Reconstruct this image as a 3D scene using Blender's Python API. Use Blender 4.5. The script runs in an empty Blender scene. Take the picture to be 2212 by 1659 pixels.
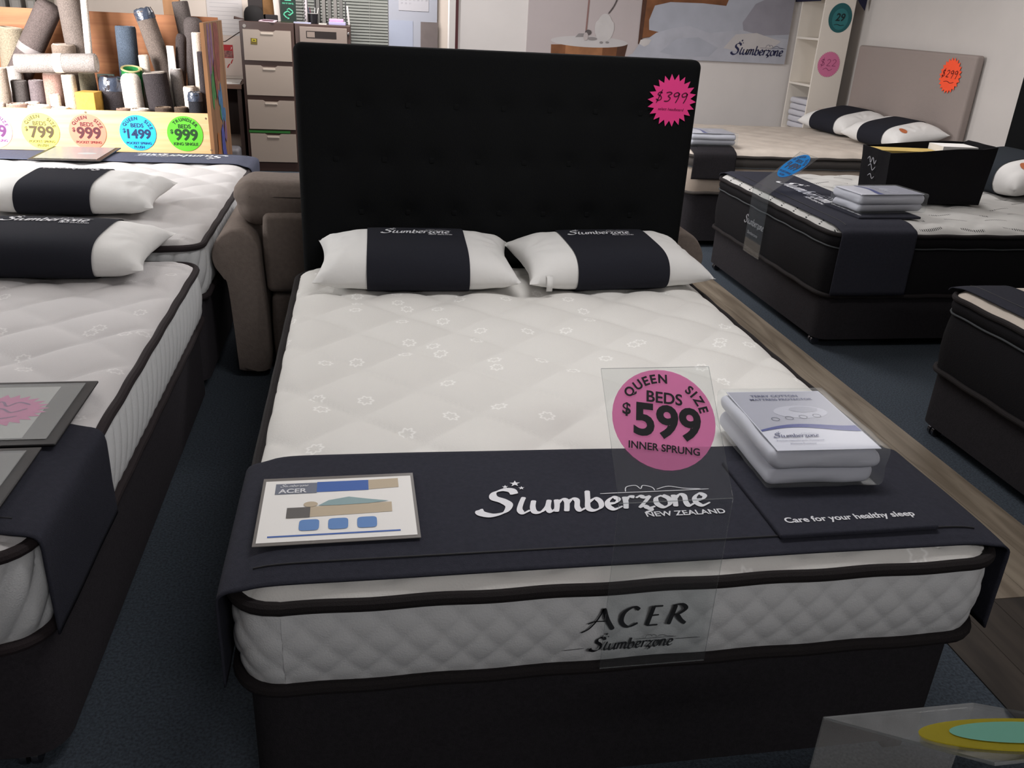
import bpy, bmesh, math, random
from mathutils import Vector, Matrix, Euler, noise as mnoise

random.seed(11)
sc = bpy.context.scene
COL = sc.collection
PI = math.pi

# ------------------------------------------------------------------ camera
cam_d = bpy.data.cameras.new('camera')
cam_d.sensor_width = 36.0
cam_d.lens = 36.0 * 1824.09 / 2212.0
cam_d.clip_start = 0.05
cam = bpy.data.objects.new('camera', cam_d)
COL.objects.link(cam)
cam.location = (-0.515, -1.2346, 1.5422)
cam.rotation_euler = (1.1513, -0.0497, -0.1635)
sc.camera = cam

# ------------------------------------------------------------------ view, world and lights
sc.view_settings.view_transform = 'Standard'
sc.view_settings.look = 'None'
sc.view_settings.exposure = 0.26
sc.view_settings.gamma = 1.0
sc.view_settings.use_curve_mapping = False

world = bpy.data.worlds.new('world')
sc.world = world
world.use_nodes = True
world.node_tree.nodes['Background'].inputs[0].default_value = (0.75, 0.85, 1.0, 1)
world.node_tree.nodes['Background'].inputs[1].default_value = 0.6


def area(name, loc, rot, sx, sy, power, col=(1, 1, 1), spread=180):
    d = bpy.data.lights.new(name, 'AREA')
    d.shape = 'RECTANGLE'
    d.size = sx
    d.size_y = sy
    d.energy = power
    d.color = col
    d.spread = math.radians(spread)
    o = bpy.data.objects.new(name, d)
    COL.objects.link(o)
    o.location = loc
    o.rotation_euler = rot
    return o


# unseen lamps added over beds, office and front; daylight at the left window
area('unseen_lamp_light', (0.3, 0.9, 2.50), (0, 0, 0), 1.2, 0.3, 17, (1.0, 0.98, 0.98))
area('unseen_lamp_light', (0.3, -2.5, 2.50), (0, 0, 0), 1.2, 0.3, 31, (1.0, 0.98, 0.99))  # added front fill for the faces turned to the camera
area('unseen_lamp_light', (0.5, 4.3, 2.50), (0, 0, 0), 1.2, 0.3, 40, (1.0, 0.97, 0.97))
area('unseen_lamp_light', (2.75, 3.4, 2.50), (0, 0, 0), 0.3, 1.2, 13, (1.0, 0.96, 0.96))
area('unseen_lamp_light', (-2.2, 2.2, 2.50), (0, 0, 0), 0.3, 1.2, 4, (1.0, 0.97, 0.98))
area('unseen_lamp_light', (-0.6, 6.7, 2.50), (0, 0, 0), 1.2, 0.3, 50, (1.0, 0.95, 0.94))
wl = area('window_daylight', (-3.22, 2.95, 1.55), (0, 0, 0), 1.0, 1.2, 70, (1.0, 0.97, 0.97), 125)  # extra daylight set inside the opening, turned to brighten the bin
area('window_daylight', (-3.50, 3.05, 1.62), (0, math.radians(-90), 0), 1.25, 1.3, 52, (1.0, 0.98, 0.98))
wl.rotation_euler = Vector((0.42, 0.88, -0.22)).to_track_quat('-Z', 'Y').to_euler()


# ------------------------------------------------------------------ materials
def lin(h):
    if isinstance(h, str):
        h = h.lstrip('#')
        c = [int(h[i:i + 2], 16) / 255 for i in (0, 2, 4)]
    else:
        c = [x / 255 for x in h]
    return tuple((x / 12.92 if x <= 0.04045 else ((x + 0.055) / 1.055) ** 2.4) for x in c) + (1.0,)


MATS = {}


def mat(name, col, rough=0.7, metal=0.0, spec=0.4, var=0.0, vscale=8.0, bump=0.0, bscale=200.0, sheen=0.0,
        emit=None, estr=0.0, stretch=None, coat=0.0):
    if name in MATS:
        return MATS[name]
    m = bpy.data.materials.new(name)
    m.use_nodes = True
    nt = m.node_tree
    b = nt.nodes['Principled BSDF']
    c = lin(col)
    b.inputs['Base Color'].default_value = c
    b.inputs['Roughness'].default_value = rough
    b.inputs['Metallic'].default_value = metal
    b.inputs['Specular IOR Level'].default_value = spec
    b.inputs['Sheen Weight'].default_value = sheen
    b.inputs['Coat Weight'].default_value = coat
    if emit:
        b.inputs['Emission Color'].default_value = lin(emit)
        b.inputs['Emission Strength'].default_value = estr
    tc = nt.nodes.new('ShaderNodeTexCoord')
    mp = nt.nodes.new('ShaderNodeMapping')
    nt.links.new(tc.outputs['Object'], mp.inputs[0])
    if stretch:
        mp.inputs['Scale'].default_value = stretch
    if var > 0:
        n = nt.nodes.new('ShaderNodeTexNoise')
        n.inputs['Scale'].default_value = vscale
        n.inputs['Detail'].default_value = 5
        nt.links.new(mp.outputs[0], n.inputs['Vector'])
        r = nt.nodes.new('ShaderNodeMapRange')
        r.inputs['From Min'].default_value = 0.3
        r.inputs['From Max'].default_value = 0.7
        r.inputs['To Min'].default_value = 1 - var
        r.inputs['To Max'].default_value = 1 + var
        nt.links.new(n.outputs['Fac'], r.inputs['Value'])
        mx = nt.nodes.new('ShaderNodeMix')
        mx.data_type = 'RGBA'
        mx.blend_type = 'MULTIPLY'
        mx.inputs['Factor'].default_value = 1.0
        mx.inputs['A'].default_value = c
        nt.links.new(r.outputs[0], mx.inputs['B'])
        nt.links.new(mx.outputs['Result'], b.inputs['Base Color'])
    if bump > 0:
        n2 = nt.nodes.new('ShaderNodeTexNoise')
        n2.inputs['Scale'].default_value = bscale
        n2.inputs['Detail'].default_value = 3
        nt.links.new(mp.outputs[0], n2.inputs['Vector'])
        bp = nt.nodes.new('ShaderNodeBump')
        bp.inputs['Strength'].default_value = bump
        bp.inputs['Distance'].default_value = 0.004
        nt.links.new(n2.outputs['Fac'], bp.inputs['Height'])
        nt.links.new(bp.outputs[0], b.inputs['Normal'])
    MATS[name] = m
    return m


def mat_flower(name, col, col2):
    """knitted mattress ticking: small shiny flower rings woven into a matt ground"""
    m = mat(name, col, rough=0.85, spec=0.25, bump=0.25, bscale=260)
    nt = m.node_tree
    b = nt.nodes['Principled BSDF']
    tc = nt.nodes.new('ShaderNodeTexCoord')
    v = nt.nodes.new('ShaderNodeTexVoronoi')
    v.voronoi_dimensions = '2D'
    v.feature = 'F1'
    v.inputs['Scale'].default_value = 8.0
    nt.links.new(tc.outputs['Object'], v.inputs['Vector'])
    sub = nt.nodes.new('ShaderNodeVectorMath')
    sub.operation = 'SUBTRACT'
    nt.links.new(tc.outputs['Object'], sub.inputs[0])
    nt.links.new(v.outputs['Position'], sub.inputs[1])
    sx = nt.nodes.new('ShaderNodeSeparateXYZ')
    nt.links.new(sub.outputs[0], sx.inputs[0])

    def mth(op, a, bb=None, c=None):
        n = nt.nodes.new('ShaderNodeMath')
        n.operation = op
        for i, x in enumerate((a, bb, c)):
            if x is None:
                continue
            if isinstance(x, (int, float)):
                n.inputs[i].default_value = x
            else:
                nt.links.new(x, n.inputs[i])
        return n.outputs[0]
    rad = mth('SQRT', mth('ADD', mth('MULTIPLY', sx.outputs[0], sx.outputs[0]), mth('MULTIPLY', sx.outputs[1], sx.outputs[1])))
    ang = mth('ARCTAN2', sx.outputs[1], sx.outputs[0])
    pet = mth('MULTIPLY_ADD', mth('COSINE', mth('MULTIPLY', ang, 7.0)), 0.0030, 0.0165)
    ringm = mth('SUBTRACT', 1.0, mth('MULTIPLY', mth('ABSOLUTE', mth('SUBTRACT', rad, pet)), 190.0))
    sep = nt.nodes.new('ShaderNodeSeparateColor')
    nt.links.new(v.outputs['Color'], sep.inputs[0])
    gt = mth('GREATER_THAN', sep.outputs[0], 0.45)
    mu = nt.nodes.new('ShaderNodeClamp')
    nt.links.new(mth('MULTIPLY', ringm, gt), mu.inputs[0])
    mx = nt.nodes.new('ShaderNodeMix')
    mx.data_type = 'RGBA'
    mx.inputs['A'].default_value = lin(col)
    mx.inputs['B'].default_value = lin(col2)
    nt.links.new(mu.outputs[0], mx.inputs['Factor'])
    nt.links.new(mx.outputs['Result'], b.inputs['Base Color'])
    return m


def mat_dash(name, col, dark):
    """white ticking with groups of fine black dashes"""
    m = mat(name, col, rough=0.85, spec=0.25, bump=0.25, bscale=260)
    nt = m.node_tree
    b = nt.nodes['Principled BSDF']
    tc = nt.nodes.new('ShaderNodeTexCoord')
    sp = nt.nodes.new('ShaderNodeSeparateXYZ')
    nt.links.new(tc.outputs['Object'], sp.inputs[0])

    def mth(op, a, bb):
        n = nt.nodes.new('ShaderNodeMath')
        n.operation = op
        for i, x in enumerate((a, bb)):
            if x is None:
                continue
            if isinstance(x, (int, float)):
                n.inputs[i].default_value = x
            else:
                nt.links.new(x, n.inputs[i])
        return n.outputs[0]
    fine = mth('LESS_THAN', mth('FRACT', mth('MULTIPLY', sp.outputs[1], 95.0), None), 0.45)
    wav = mth('MULTIPLY', mth('SINE', mth('MULTIPLY', sp.outputs[1], 21.0), None), 0.10)
    row = mth('LESS_THAN', mth('FRACT', mth('ADD', mth('MULTIPLY', sp.outputs[0], 7.0), wav), None), 0.12)
    grp = mth('LESS_THAN', mth('FRACT', mth('MULTIPLY', sp.outputs[1], 4.2), None), 0.5)
    f = mth('MULTIPLY', mth('MULTIPLY', fine, row), grp)
    mx = nt.nodes.new('ShaderNodeMix')
    mx.data_type = 'RGBA'
    mx.inputs['A'].default_value = lin(col)
    mx.inputs['B'].default_value = lin(dark)
    nt.links.new(f, mx.inputs['Factor'])
    nt.links.new(mx.outputs['Result'], b.inputs['Base Color'])
    return m


def mat_clear(name, tint=(0.97, 0.98, 0.98), haze=0.03, gloss=0.04, rough=0.04, graze=0.62):
    if name in MATS:
        return MATS[name]
    m = bpy.data.materials.new(name)
    m.use_nodes = True
    nt = m.node_tree
    nt.nodes.clear()
    out = nt.nodes.new('ShaderNodeOutputMaterial')
    tr = nt.nodes.new('ShaderNodeBsdfTransparent')
    tr.inputs[0].default_value = (*tint, 1)
    gl = nt.nodes.new('ShaderNodeBsdfGlossy')
    gl.inputs['Roughness'].default_value = rough
    df = nt.nodes.new('ShaderNodeBsdfDiffuse')
    df.inputs[0].default_value = (0.85, 0.87, 0.88, 1)
    lw = nt.nodes.new('ShaderNodeLayerWeight')
    lw.inputs['Blend'].default_value = 0.5
    pw = nt.nodes.new('ShaderNodeMath')
    pw.operation = 'POWER'
    pw.inputs[1].default_value = 5.0
    nt.links.new(lw.outputs['Facing'], pw.inputs[0])
    fr = nt.nodes.new('ShaderNodeMath')
    fr.operation = 'MULTIPLY_ADD'
    fr.inputs[1].default_value = graze
    fr.inputs[2].default_value = gloss
    nt.links.new(pw.outputs[0], fr.inputs[0])
    m1 = nt.nodes.new('ShaderNodeMixShader')
    nt.links.new(fr.outputs[0], m1.inputs[0])
    nt.links.new(tr.outputs[0], m1.inputs[1])
    nt.links.new(gl.outputs[0], m1.inputs[2])
    m2 = nt.nodes.new('ShaderNodeMixShader')
    m2.inputs[0].default_value = haze
    nt.links.new(m1.outputs[0], m2.inputs[1])
    nt.links.new(df.outputs[0], m2.inputs[2])
    nt.links.new(m2.outputs[0], out.inputs[0])
    MATS[name] = m
    return m


def mat_sticker(name, col):
    """thin translucent vinyl: lets light through from behind"""
    m = mat(name, col, rough=0.35, spec=0.4)
    nt = m.node_tree
    b = nt.nodes['Principled BSDF']
    out = nt.nodes['Material Output']
    tl = nt.nodes.new('ShaderNodeBsdfTranslucent')
    tl.inputs[0].default_value = lin(col)
    mx = nt.nodes.new('ShaderNodeMixShader')
    mx.inputs[0].default_value = 0.6
    nt.links.new(b.outputs[0], mx.inputs[1])
    nt.links.new(tl.outputs[0], mx.inputs[2])
    tp = nt.nodes.new('ShaderNodeBsdfTransparent')
    tp.inputs[0].default_value = lin(col)
    m3 = nt.nodes.new('ShaderNodeMixShader')
    m3.inputs[0].default_value = 0.45
    nt.links.new(mx.outputs[0], m3.inputs[1])
    nt.links.new(tp.outputs[0], m3.inputs[2])
    nt.links.new(m3.outputs[0], out.inputs[0])
    return m


def mat_wood(name, c1, c2, rough=0.5, scale=(1, 12, 1), spec=0.3):
    if name in MATS:
        return MATS[name]
    m = mat(name, c1, rough=rough, spec=spec)
    nt = m.node_tree
    b = nt.nodes['Principled BSDF']
    tc = nt.nodes.new('ShaderNodeTexCoord')
    mp = nt.nodes.new('ShaderNodeMapping')
    mp.inputs['Scale'].default_value = scale
    nt.links.new(tc.outputs['Object'], mp.inputs[0])
    n = nt.nodes.new('ShaderNodeTexNoise')
    n.inputs['Scale'].default_value = 2.2
    n.inputs['Detail'].default_value = 8
    n.inputs['Distortion'].default_value = 0.6
    nt.links.new(mp.outputs[0], n.inputs['Vector'])
    cr = nt.nodes.new('ShaderNodeValToRGB')
    cr.color_ramp.elements[0].position = 0.35
    cr.color_ramp.elements[0].color = lin(c2)
    cr.color_ramp.elements[1].position = 0.65
    cr.color_ramp.elements[1].color = lin(c1)
    nt.links.new(n.outputs['Fac'], cr.inputs[0])
    nt.links.new(cr.outputs[0], b.inputs['Base Color'])
    return m


# ------------------------------------------------------------------ mesh helper
class MB:
    def __init__(s):
        s.v = []; s.f = []; s.m = []

    def add(s, vs, fs, m=0):
        o = len(s.v)
        s.v += [tuple(p) for p in vs]
        s.f += [tuple(i + o for i in f) for f in fs]
        s.m += [m] * len(fs)
        return s

    def xf(s, M, start=0):
        s.v[start:] = [tuple(M @ Vector(p)) for p in s.v[start:]]
        return s

    def box(s, x0, x1, y0, y1, z0, z1, m=0):
        return s.add([(x0, y0, z0), (x1, y0, z0), (x1, y1, z0), (x0, y1, z0), (x0, y0, z1), (x1, y0, z1), (x1, y1, z1), (x0, y1, z1)],
                     [(0, 3, 2, 1), (4, 5, 6, 7), (0, 1, 5, 4), (1, 2, 6, 5), (2, 3, 7, 6), (3, 0, 4, 7)], m)

    def soft(s, x0, x1, y0, y1, z0, z1, r, mid=4, puff=0.0, m=0, fn=None):
        """rounded box, optionally puffed like a cushion"""
        h = Vector(((x1 - x0) / 2, (y1 - y0) / 2, (z1 - z0) / 2))
        c = Vector(((x1 + x0) / 2, (y1 + y0) / 2, (z1 + z0) / 2))
        r = min(r, *h)
        inn = h - Vector((r, r, r))

        def samp(a):
            L = [-h[a] + r * (1 - math.cos(k / 4 * PI / 2)) if False else -h[a] + r * k / 4 for k in range(4)]
            L += [-inn[a] + 2 * inn[a] * k / mid for k in range(mid + 1)]
            L += [inn[a] + r * k / 4 for k in range(1, 5)]
            return L
        S = [samp(0), samp(1), samp(2)]
        for ax in range(3):
            a, b = (ax + 1) % 3, (ax + 2) % 3
            for sg in (-1, 1):
                vs = []
                for p in S[a]:
                    for q in S[b]:
                        P = Vector((0, 0, 0)); P[ax] = sg * h[ax]; P[a] = p; P[b] = q
                        C = Vector([max(-inn[i], min(inn[i], P[i])) for i in range(3)])
                        d = P - C
                        n = d.normalized()
                        P = C + n * r
                        if puff:
                            w = (1 - (p / h[a]) ** 2) * (1 - (q / h[b]) ** 2)
                            P[ax] += sg * puff * w
                        P = P + c
                        if fn:
                            P = fn(P)
                        vs.append(P)
                na, nb = len(S[a]), len(S[b])
                fs = []
                for i in range(na - 1):
                    for j in range(nb - 1):
                        q4 = (i * nb + j, (i + 1) * nb + j, (i + 1) * nb + j + 1, i * nb + j + 1)
                        fs.append(q4 if sg > 0 else q4[::-1])
                s.add(vs, fs, m)
        return s

    def cyl(s, p0, p1, r0, r1=None, n=16, m=0):
        return s.tube([p0, p1], [r0, r0 if r1 is None else r1], n, m=m)

    def tube(s, pts, r, n=10, closed=False, m=0, caps=True):
        pts = [Vector(p) for p in pts]
        N = len(pts)
        rr = r if isinstance(r, (list, tuple)) else [r] * N
        vs = []
        up = None
        for i, p in enumerate(pts):
            if closed:
                t = pts[(i + 1) % N] - pts[i - 1]
            else:
                t = pts[min(i + 1, N - 1)] - pts[max(i - 1, 0)]
            t.normalize()
            if up is None:
                up = Vector((0, 0, 1)) if abs(t.z) < 0.9 else Vector((1, 0, 0))
            a = t.cross(up).normalized()
            b = a.cross(t).normalized()
            up = b
            for k in range(n):
                an = 2 * PI * k / n
                vs.append(p + (a * math.cos(an) + b * math.sin(an)) * rr[i])
        fs = []
        for i in range(N if closed else N - 1):
            for k in range(n):
                a0, a1 = i * n + k, i * n + (k + 1) % n
                b0, b1 = ((i + 1) % N) * n + k, ((i + 1) % N) * n + (k + 1) % n
                fs.append((a0, a1, b1, b0))
        if caps and not closed:
            fs.append(tuple(range(n))[::-1])
            fs.append(tuple(range((N - 1) * n, N * n)))
        return s.add(vs, fs, m)

    def lathe(s, prof, n=24, c=(0, 0, 0), m=0, jit=None):
        vs = []
        for i, (r, z) in enumerate(prof):
            for k in range(n):
                a = 2 * PI * k / n
                q = jit(i, k, n) if jit else 0
                vs.append((c[0] + (r + q * (r > 1e-6)) * math.cos(a), c[1] + (r + q * (r > 1e-6)) * math.sin(a), c[2] + z + q))
        fs = []
        for i in range(len(prof) - 1):
            for k in range(n):
                fs.append((i * n + k, i * n + (k + 1) % n, (i + 1) * n + (k + 1) % n, (i + 1) * n + k))
        return s.add(vs, fs, m)

    def grid(s, fn, nu, nv, m=0, closed=False):
        vs = [fn(i / nu, j / nv) for i in range(nu + 1) for j in range(nv + 1)]
        fs = [(i * (nv + 1) + j, (i + 1) * (nv + 1) + j, (i + 1) * (nv + 1) + j + 1, i * (nv + 1) + j + 1) for i in range(nu) for j in range(nv)]
        return s.add(vs, fs, m)

    def prism(s, poly, fn, d, m=0):
        """extrude a 2D outline; fn(u, v, w) gives the point, w runs 0..d"""
        n = len(poly)
        vs = [fn(u, v, 0) for u, v in poly] + [fn(u, v, d) for u, v in poly]
        fs = [tuple(range(n))[::-1], tuple(range(n, 2 * n))] + [(i, (i + 1) % n, n + (i + 1) % n, n + i) for i in range(n)]
        return s.add(vs, fs, m)

    def polys(s, P, fn, m=0):
        """flat print: 2D polygons mapped onto a surface"""
        for poly in P:
            s.add([fn(u, v) for u, v in poly], [tuple(range(len(poly)))], m)
        return s

    def build(s, name, mats, parent=None, smooth=35, merge=True):
        me = bpy.data.meshes.new(name)
        me.from_pydata([tuple(p) for p in s.v], [], s.f)
        if not isinstance(mats, (list, tuple)):
            mats = [mats]
        for mm in mats:
            me.materials.append(mm)
        me.polygons.foreach_set('material_index', s.m)
        bm = bmesh.new()
        bm.from_mesh(me)
        if merge:
            bmesh.ops.remove_doubles(bm, verts=bm.verts, dist=2e-5)
        bmesh.ops.recalc_face_normals(bm, faces=bm.faces)
        bm.to_mesh(me)
        bm.free()
        if smooth:
            me.polygons.foreach_set('use_smooth', [True] * len(me.polygons))
            me.set_sharp_from_angle(angle=math.radians(smooth))
        o = bpy.data.objects.new(name, me)
        COL.objects.link(o)
        if parent:
            o.parent = parent
        return o


def tag(o, label, cat, group=None):
    o['label'] = label
    o['category'] = cat
    if group:
        o['group'] = group
    return o


def thing(name, label, cat, loc=(0, 0, 0), rz=0.0, group=None, rot=None):
    o = bpy.data.objects.new(name, None)
    o.empty_display_size = 0.1
    COL.objects.link(o)
    o.location = loc
    o.rotation_euler = rot if rot else (0, 0, rz)
    return tag(o, label, cat, group)


def place(o, loc, rz=0.0, rot=None):
    o.location = loc
    o.rotation_euler = rot if rot else (0, 0, rz)
    return o


def struct(name, mb, m, smooth=0):
    o = mb.build(name, m, None, smooth)
    o['kind'] = 'structure'
    return o


# ------------------------------------------------------------------ lettering
def catmull(P, n=7):
    out = []
    for i in range(len(P) - 1):
        p0 = P[max(i - 1, 0)]; p1 = P[i]; p2 = P[i + 1]; p3 = P[min(i + 2, len(P) - 1)]
        for k in range(n):
            t = k / n
            f = lambda a, b, c, d: 0.5 * (2 * b + (c - a) * t + (2 * a - 5 * b + 4 * c - d) * t * t + (3 * b - a - 3 * c + d) * t ** 3)
            out.append((f(p0[0], p1[0], p2[0], p3[0]), f(p0[1], p1[1], p2[1], p3[1])))
    out.append(P[-1])
    return out


def pen(P, w0, w1, nib=0.7, n=7, smooth=True):
    """a pen stroke as quads; width swings between w0 and w1 with direction like a broad nib"""
    Q = catmull(P, n) if smooth else list(P)
    L = []; R = []
    for i in range(len(Q)):
        a = Q[max(i - 1, 0)]; b = Q[min(i + 1, len(Q) - 1)]
        dx, dy = b[0] - a[0], b[1] - a[1]
        l = math.hypot(dx, dy) or 1
        th = math.atan2(dy, dx)
        w = (w0 + (w1 - w0) * abs(math.sin(th - nib))) / 2
        e = min(i, len(Q) - 1 - i)
        if e == 0:
            w *= 0.55
        nx, ny = -dy / l * w, dx / l * w
        L.append((Q[i][0] + nx, Q[i][1] + ny)); R.append((Q[i][0] - nx, Q[i][1] - ny))
    return [(R[i], R[i + 1], L[i + 1], L[i]) for i in range(len(Q) - 1)]


SCRIPT = {
    'S': (1.55, [[(1.42, 1.55), (1.30, 1.86), (0.92, 1.95), (0.52, 1.72), (0.50, 1.32), (0.92, 1.02), (1.18, 0.66), (1.00, 0.16), (0.48, -0.05), (0.02, 0.10), (-0.12, 0.32), (0.06, 0.40)]]),
    'l': (0.62, [[(0.30, 1.28), (0.16, 0.75), (0.10, 0.28), (0.26, 0.02), (0.56, 0.22)]]),
    'u': (1.05, [[(0.12, 0.98), (0.06, 0.45), (0.14, 0.06), (0.42, 0.05), (0.70, 0.45), (0.82, 0.98)], [(0.82, 0.98), (0.74, 0.35), (0.84, 0.03), (1.06, 0.2)]]),
    'm': (1.42, [[(0.10, 0.98), (0.10, 0.5), (0.04, 0.0)], [(0.08, 0.55), (0.34, 0.95), (0.54, 0.85), (0.54, 0.4), (0.50, 0.0)], [(0.54, 0.55), (0.80, 0.96), (1.02, 0.84), (1.00, 0.3), (1.12, 0.03), (1.36, 0.2)]]),
    'b': (0.92, [[(0.14, 1.62), (0.10, 0.9), (0.06, 0.2), (0.30, -0.02), (0.64, 0.2), (0.66, 0.66), (0.44, 0.94), (0.12, 0.62)]]),
    'e': (0.80, [[(0.08, 0.46), (0.42, 0.52), (0.58, 0.78), (0.36, 0.97), (0.08, 0.66), (0.08, 0.24), (0.32, 0.0), (0.72, 0.22)]]),
    'r': (0.60, [[(0.10, 0.98), (0.10, 0.5), (0.04, 0.0)], [(0.10, 0.62), (0.30, 0.95), (0.56, 0.92)]]),
    'z': (0.84, [[(0.02, 0.84), (0.22, 0.97), (0.44, 0.86), (0.70, 0.98)], [(0.70, 0.98), (0.40, 0.5), (0.06, 0.02)], [(0.06, 0.02), (0.30, 0.14), (0.50, -0.02), (0.80, 0.10)], [(0.50, 0.0), (0.56, -0.22), (0.30, -0.36)]]),
    'o': (0.86, [[(0.42, 0.97), (0.12, 0.76), (0.08, 0.3), (0.34, 0.0), (0.66, 0.22), (0.70, 0.68), (0.44, 0.97)]]),
    'n': (0.98, [[(0.10, 0.98), (0.10, 0.5), (0.04, 0.0)], [(0.08, 0.55), (0.38, 0.96), (0.60, 0.84), (0.58, 0.3), (0.68, 0.03), (0.94, 0.2)]]),
}


def star2(cx, cy, r, n=5, k=0.4, rot=PI / 2):
    return [(cx + (r if i % 2 == 0 else r * k) * math.cos(rot + PI * i / n), cy + (r if i % 2 == 0 else r * k) * math.sin(rot + PI * i / n)) for i in range(2 * n)]


def fan(poly):
    cx = sum(p[0] for p in poly) / len(poly); cy = sum(p[1] for p in poly) / len(poly)
    return [((cx, cy), poly[i], poly[(i + 1) % len(poly)]) for i in range(len(poly))]


def script_word(width, n=6, extras=True, slant=0.16, small=None):
    """the bed maker's script word with stars and skyline; centred at the origin, given width"""
    P = []; x = 0.0
    ends = {}
    for i, ch in enumerate('Slumberzone'):
        adv, strokes = SCRIPT[ch]
        w1 = 0.40 if ch == 'S' else 0.29
        for st in strokes:
            P += pen([(x + a, b) for a, b in st], 0.10, w1, 0.6, n)
        ends[i] = x
        x += adv
    tot = x
    if extras:
        P += fan(star2(1.45, 2.45, 0.26)) + fan(star2(1.0, 2.2, 0.15)) + fan(star2(1.75, 2.05, 0.15))
        z0 = ends[6]
        P += pen([(z0 - 1.0, 1.32), (z0 + 4.2, 1.34)], 0.05, 0.05, 0, 12)
        P += pen([(z0 + 0.2, 1.4), (z0 + 0.3, 1.8), (z0 + 0.75, 1.9), (z0 + 0.95, 1.6), (z0 + 1.1, 1.88), (z0 + 1.5, 1.7), (z0 + 1.6, 1.42)], 0.05, 0.05, 0, 5)
        P += pen([(z0 + 1.7, 1.5), (z0 + 2.3, 1.72), (z0 + 3.0, 1.5), (z0 + 3.8, 1.38)], 0.05, 0.05, 0, 5)
    s = width / tot
    cx = tot / 2
    out = [[((u - cx + slant * v) * s, (v - 0.6) * s) for u, v in p] for p in P]
    if extras and small:
        T = text2(small, 0.52 * s, 0.010 * s)
        out += [[(u + 3.75 * s, v - 1.12 * s) for u, v in p] for p in T]
    return out


def text2(body, size, bold=0.0, shear=0.0, spacing=1.0, width=None):
    cu = bpy.data.curves.new('t', 'FONT')
    cu.body = body
    cu.size = size
    cu.offset = bold
    cu.shear = shear
    cu.space_character = spacing
    cu.align_x = 'CENTER'
    cu.align_y = 'CENTER'
    cu.resolution_u = 4
    ob = bpy.data.objects.new('t', cu)
    COL.objects.link(ob)
    dg = bpy.context.evaluated_depsgraph_get()
    me = bpy.data.meshes.new_from_object(ob.evaluated_get(dg))
    P = [[(me.vertices[i].co.x, me.vertices[i].co.y) for i in p.vertices] for p in me.polygons]
    bpy.data.objects.remove(ob)
    bpy.data.curves.remove(cu)
    bpy.data.meshes.remove(me)
    if P:
        xs = [u for p in P for u, v in p]; ys = [v for p in P for u, v in p]
        cx = (max(xs) + min(xs)) / 2; cy = (max(ys) + min(ys)) / 2
        k = (width / (max(xs) - min(xs))) if width else 1.0
        P = [[((u - cx) * k, (v - cy) * (k if width else 1)) for u, v in p] for p in P]
    return P


def arc2(body, size, rad, a_mid, bold=0.0, gap=0.16, bottom=False):
    """letters set round a circle"""
    G = []; tot = 0
    for ch in body:
        if ch == ' ':
            G.append((None, size * 0.75)); tot += size * 0.75
            continue
        P = text2(ch, size, bold)
        xs = [u for p in P for u, v in p]
        w = max(xs) - min(xs) + size * gap
        G.append((P, w)); tot += w
    out = []; t = -tot / 2
    for P, w in G:
        th = (t + w / 2) / rad
        t += w
        if P is None:
            continue
        a = a_mid - th if not bottom else a_mid + th
        ro = a - PI / 2 if not bottom else a + PI / 2
        c, sn = math.cos(ro), math.sin(ro)
        ox, oy = rad * math.cos(a), rad * math.sin(a)
        out += [[(ox + u * c - v * sn, oy + u * sn + v * c) for u, v in p] for p in P]
    return out


def off(P, dx, dy):
    return [[(u + dx, v + dy) for u, v in p] for p in P]


def disc2(cx, cy, rx, ry=None, n=40):
    ry = rx if ry is None else ry
    return [(cx + rx * math.cos(2 * PI * i / n), cy + ry * math.sin(2 * PI * i / n)) for i in range(n)]


def frame3(o, ex, ey, lift=0.0):
    o = Vector(o); ex = Vector(ex).normalized(); ey = Vector(ey).normalized()
    nz = ex.cross(ey)
    return lambda u, v, w=0.0: o + ex * u + ey * v + nz * (w + lift)


def round_price(o, ex, ey, r, col, top, mid, price, low, name='price_sticker', parent=None, ink='#1b1a20', low2=None, bigk=1.0):
    """round price sticker: coloured disc with its printing as a child"""
    fn = frame3(o, ex, ey)
    mb = MB().prism(disc2(0, 0, r), fn, 0.0012)
    d = mb.build(name, col, parent)
    if parent is None:
        pass
    T = price_text(r, top, mid, price, low, low2)
    f2 = frame3(o, ex, ey, 0.0024)
    MB().polys(T, f2).build('printing', mat('ink_' + ink.strip('#'), ink, rough=0.6), d, smooth=0)
    return d


# ------------------------------------------------------------------ shared materials
M_TICK = mat_flower('white_ticking', '#dcdad6', '#f2f1ee')
M_TICKL = mat_flower('dimmed_white_ticking', '#c9c6c6', '#dedcdb')  # same white ticking, the weaker light there put into its grey
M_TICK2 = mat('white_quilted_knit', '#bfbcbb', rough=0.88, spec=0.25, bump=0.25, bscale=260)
M_TICK_BEIGE = mat('beige_ticking', '#c9bfb4', rough=0.9, spec=0.2, bump=0.3, bscale=200, var=0.08, vscale=9)
M_DASH = mat_dash('dashed_ticking', '#bcbbb8', '#2a2a2c')
M_BORDER = mat('grey_white_border_knit', '#c6c7c8', rough=0.9, spec=0.2, bump=0.3, bscale=300)
M_BLACKTAPE = mat('black_piping_tape', '#1d191a', rough=0.8, bump=0.5, bscale=500, spec=0.25)
M_BROWNTAPE = mat('dark_brown_piping_tape', '#2a2325', rough=0.8, bump=0.5, bscale=500, spec=0.25)
M_RUNNER = mat('charcoal_felt', '#2e2f38', rough=0.95, spec=0.15, bump=0.35, bscale=420, var=0.10, vscale=90)
M_RUNNERB = mat('blue_grey_felt', '#4a4d5c', rough=0.95, spec=0.15, bump=0.35, bscale=420, var=0.10, vscale=90)
M_BAND = mat('dark_navy_band', '#23242b', rough=0.95, spec=0.15, bump=0.3, bscale=420)
M_PILLOW = mat('white_pillow_cotton', '#dddcda', rough=0.9, spec=0.2, bump=0.15, bscale=60)
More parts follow.
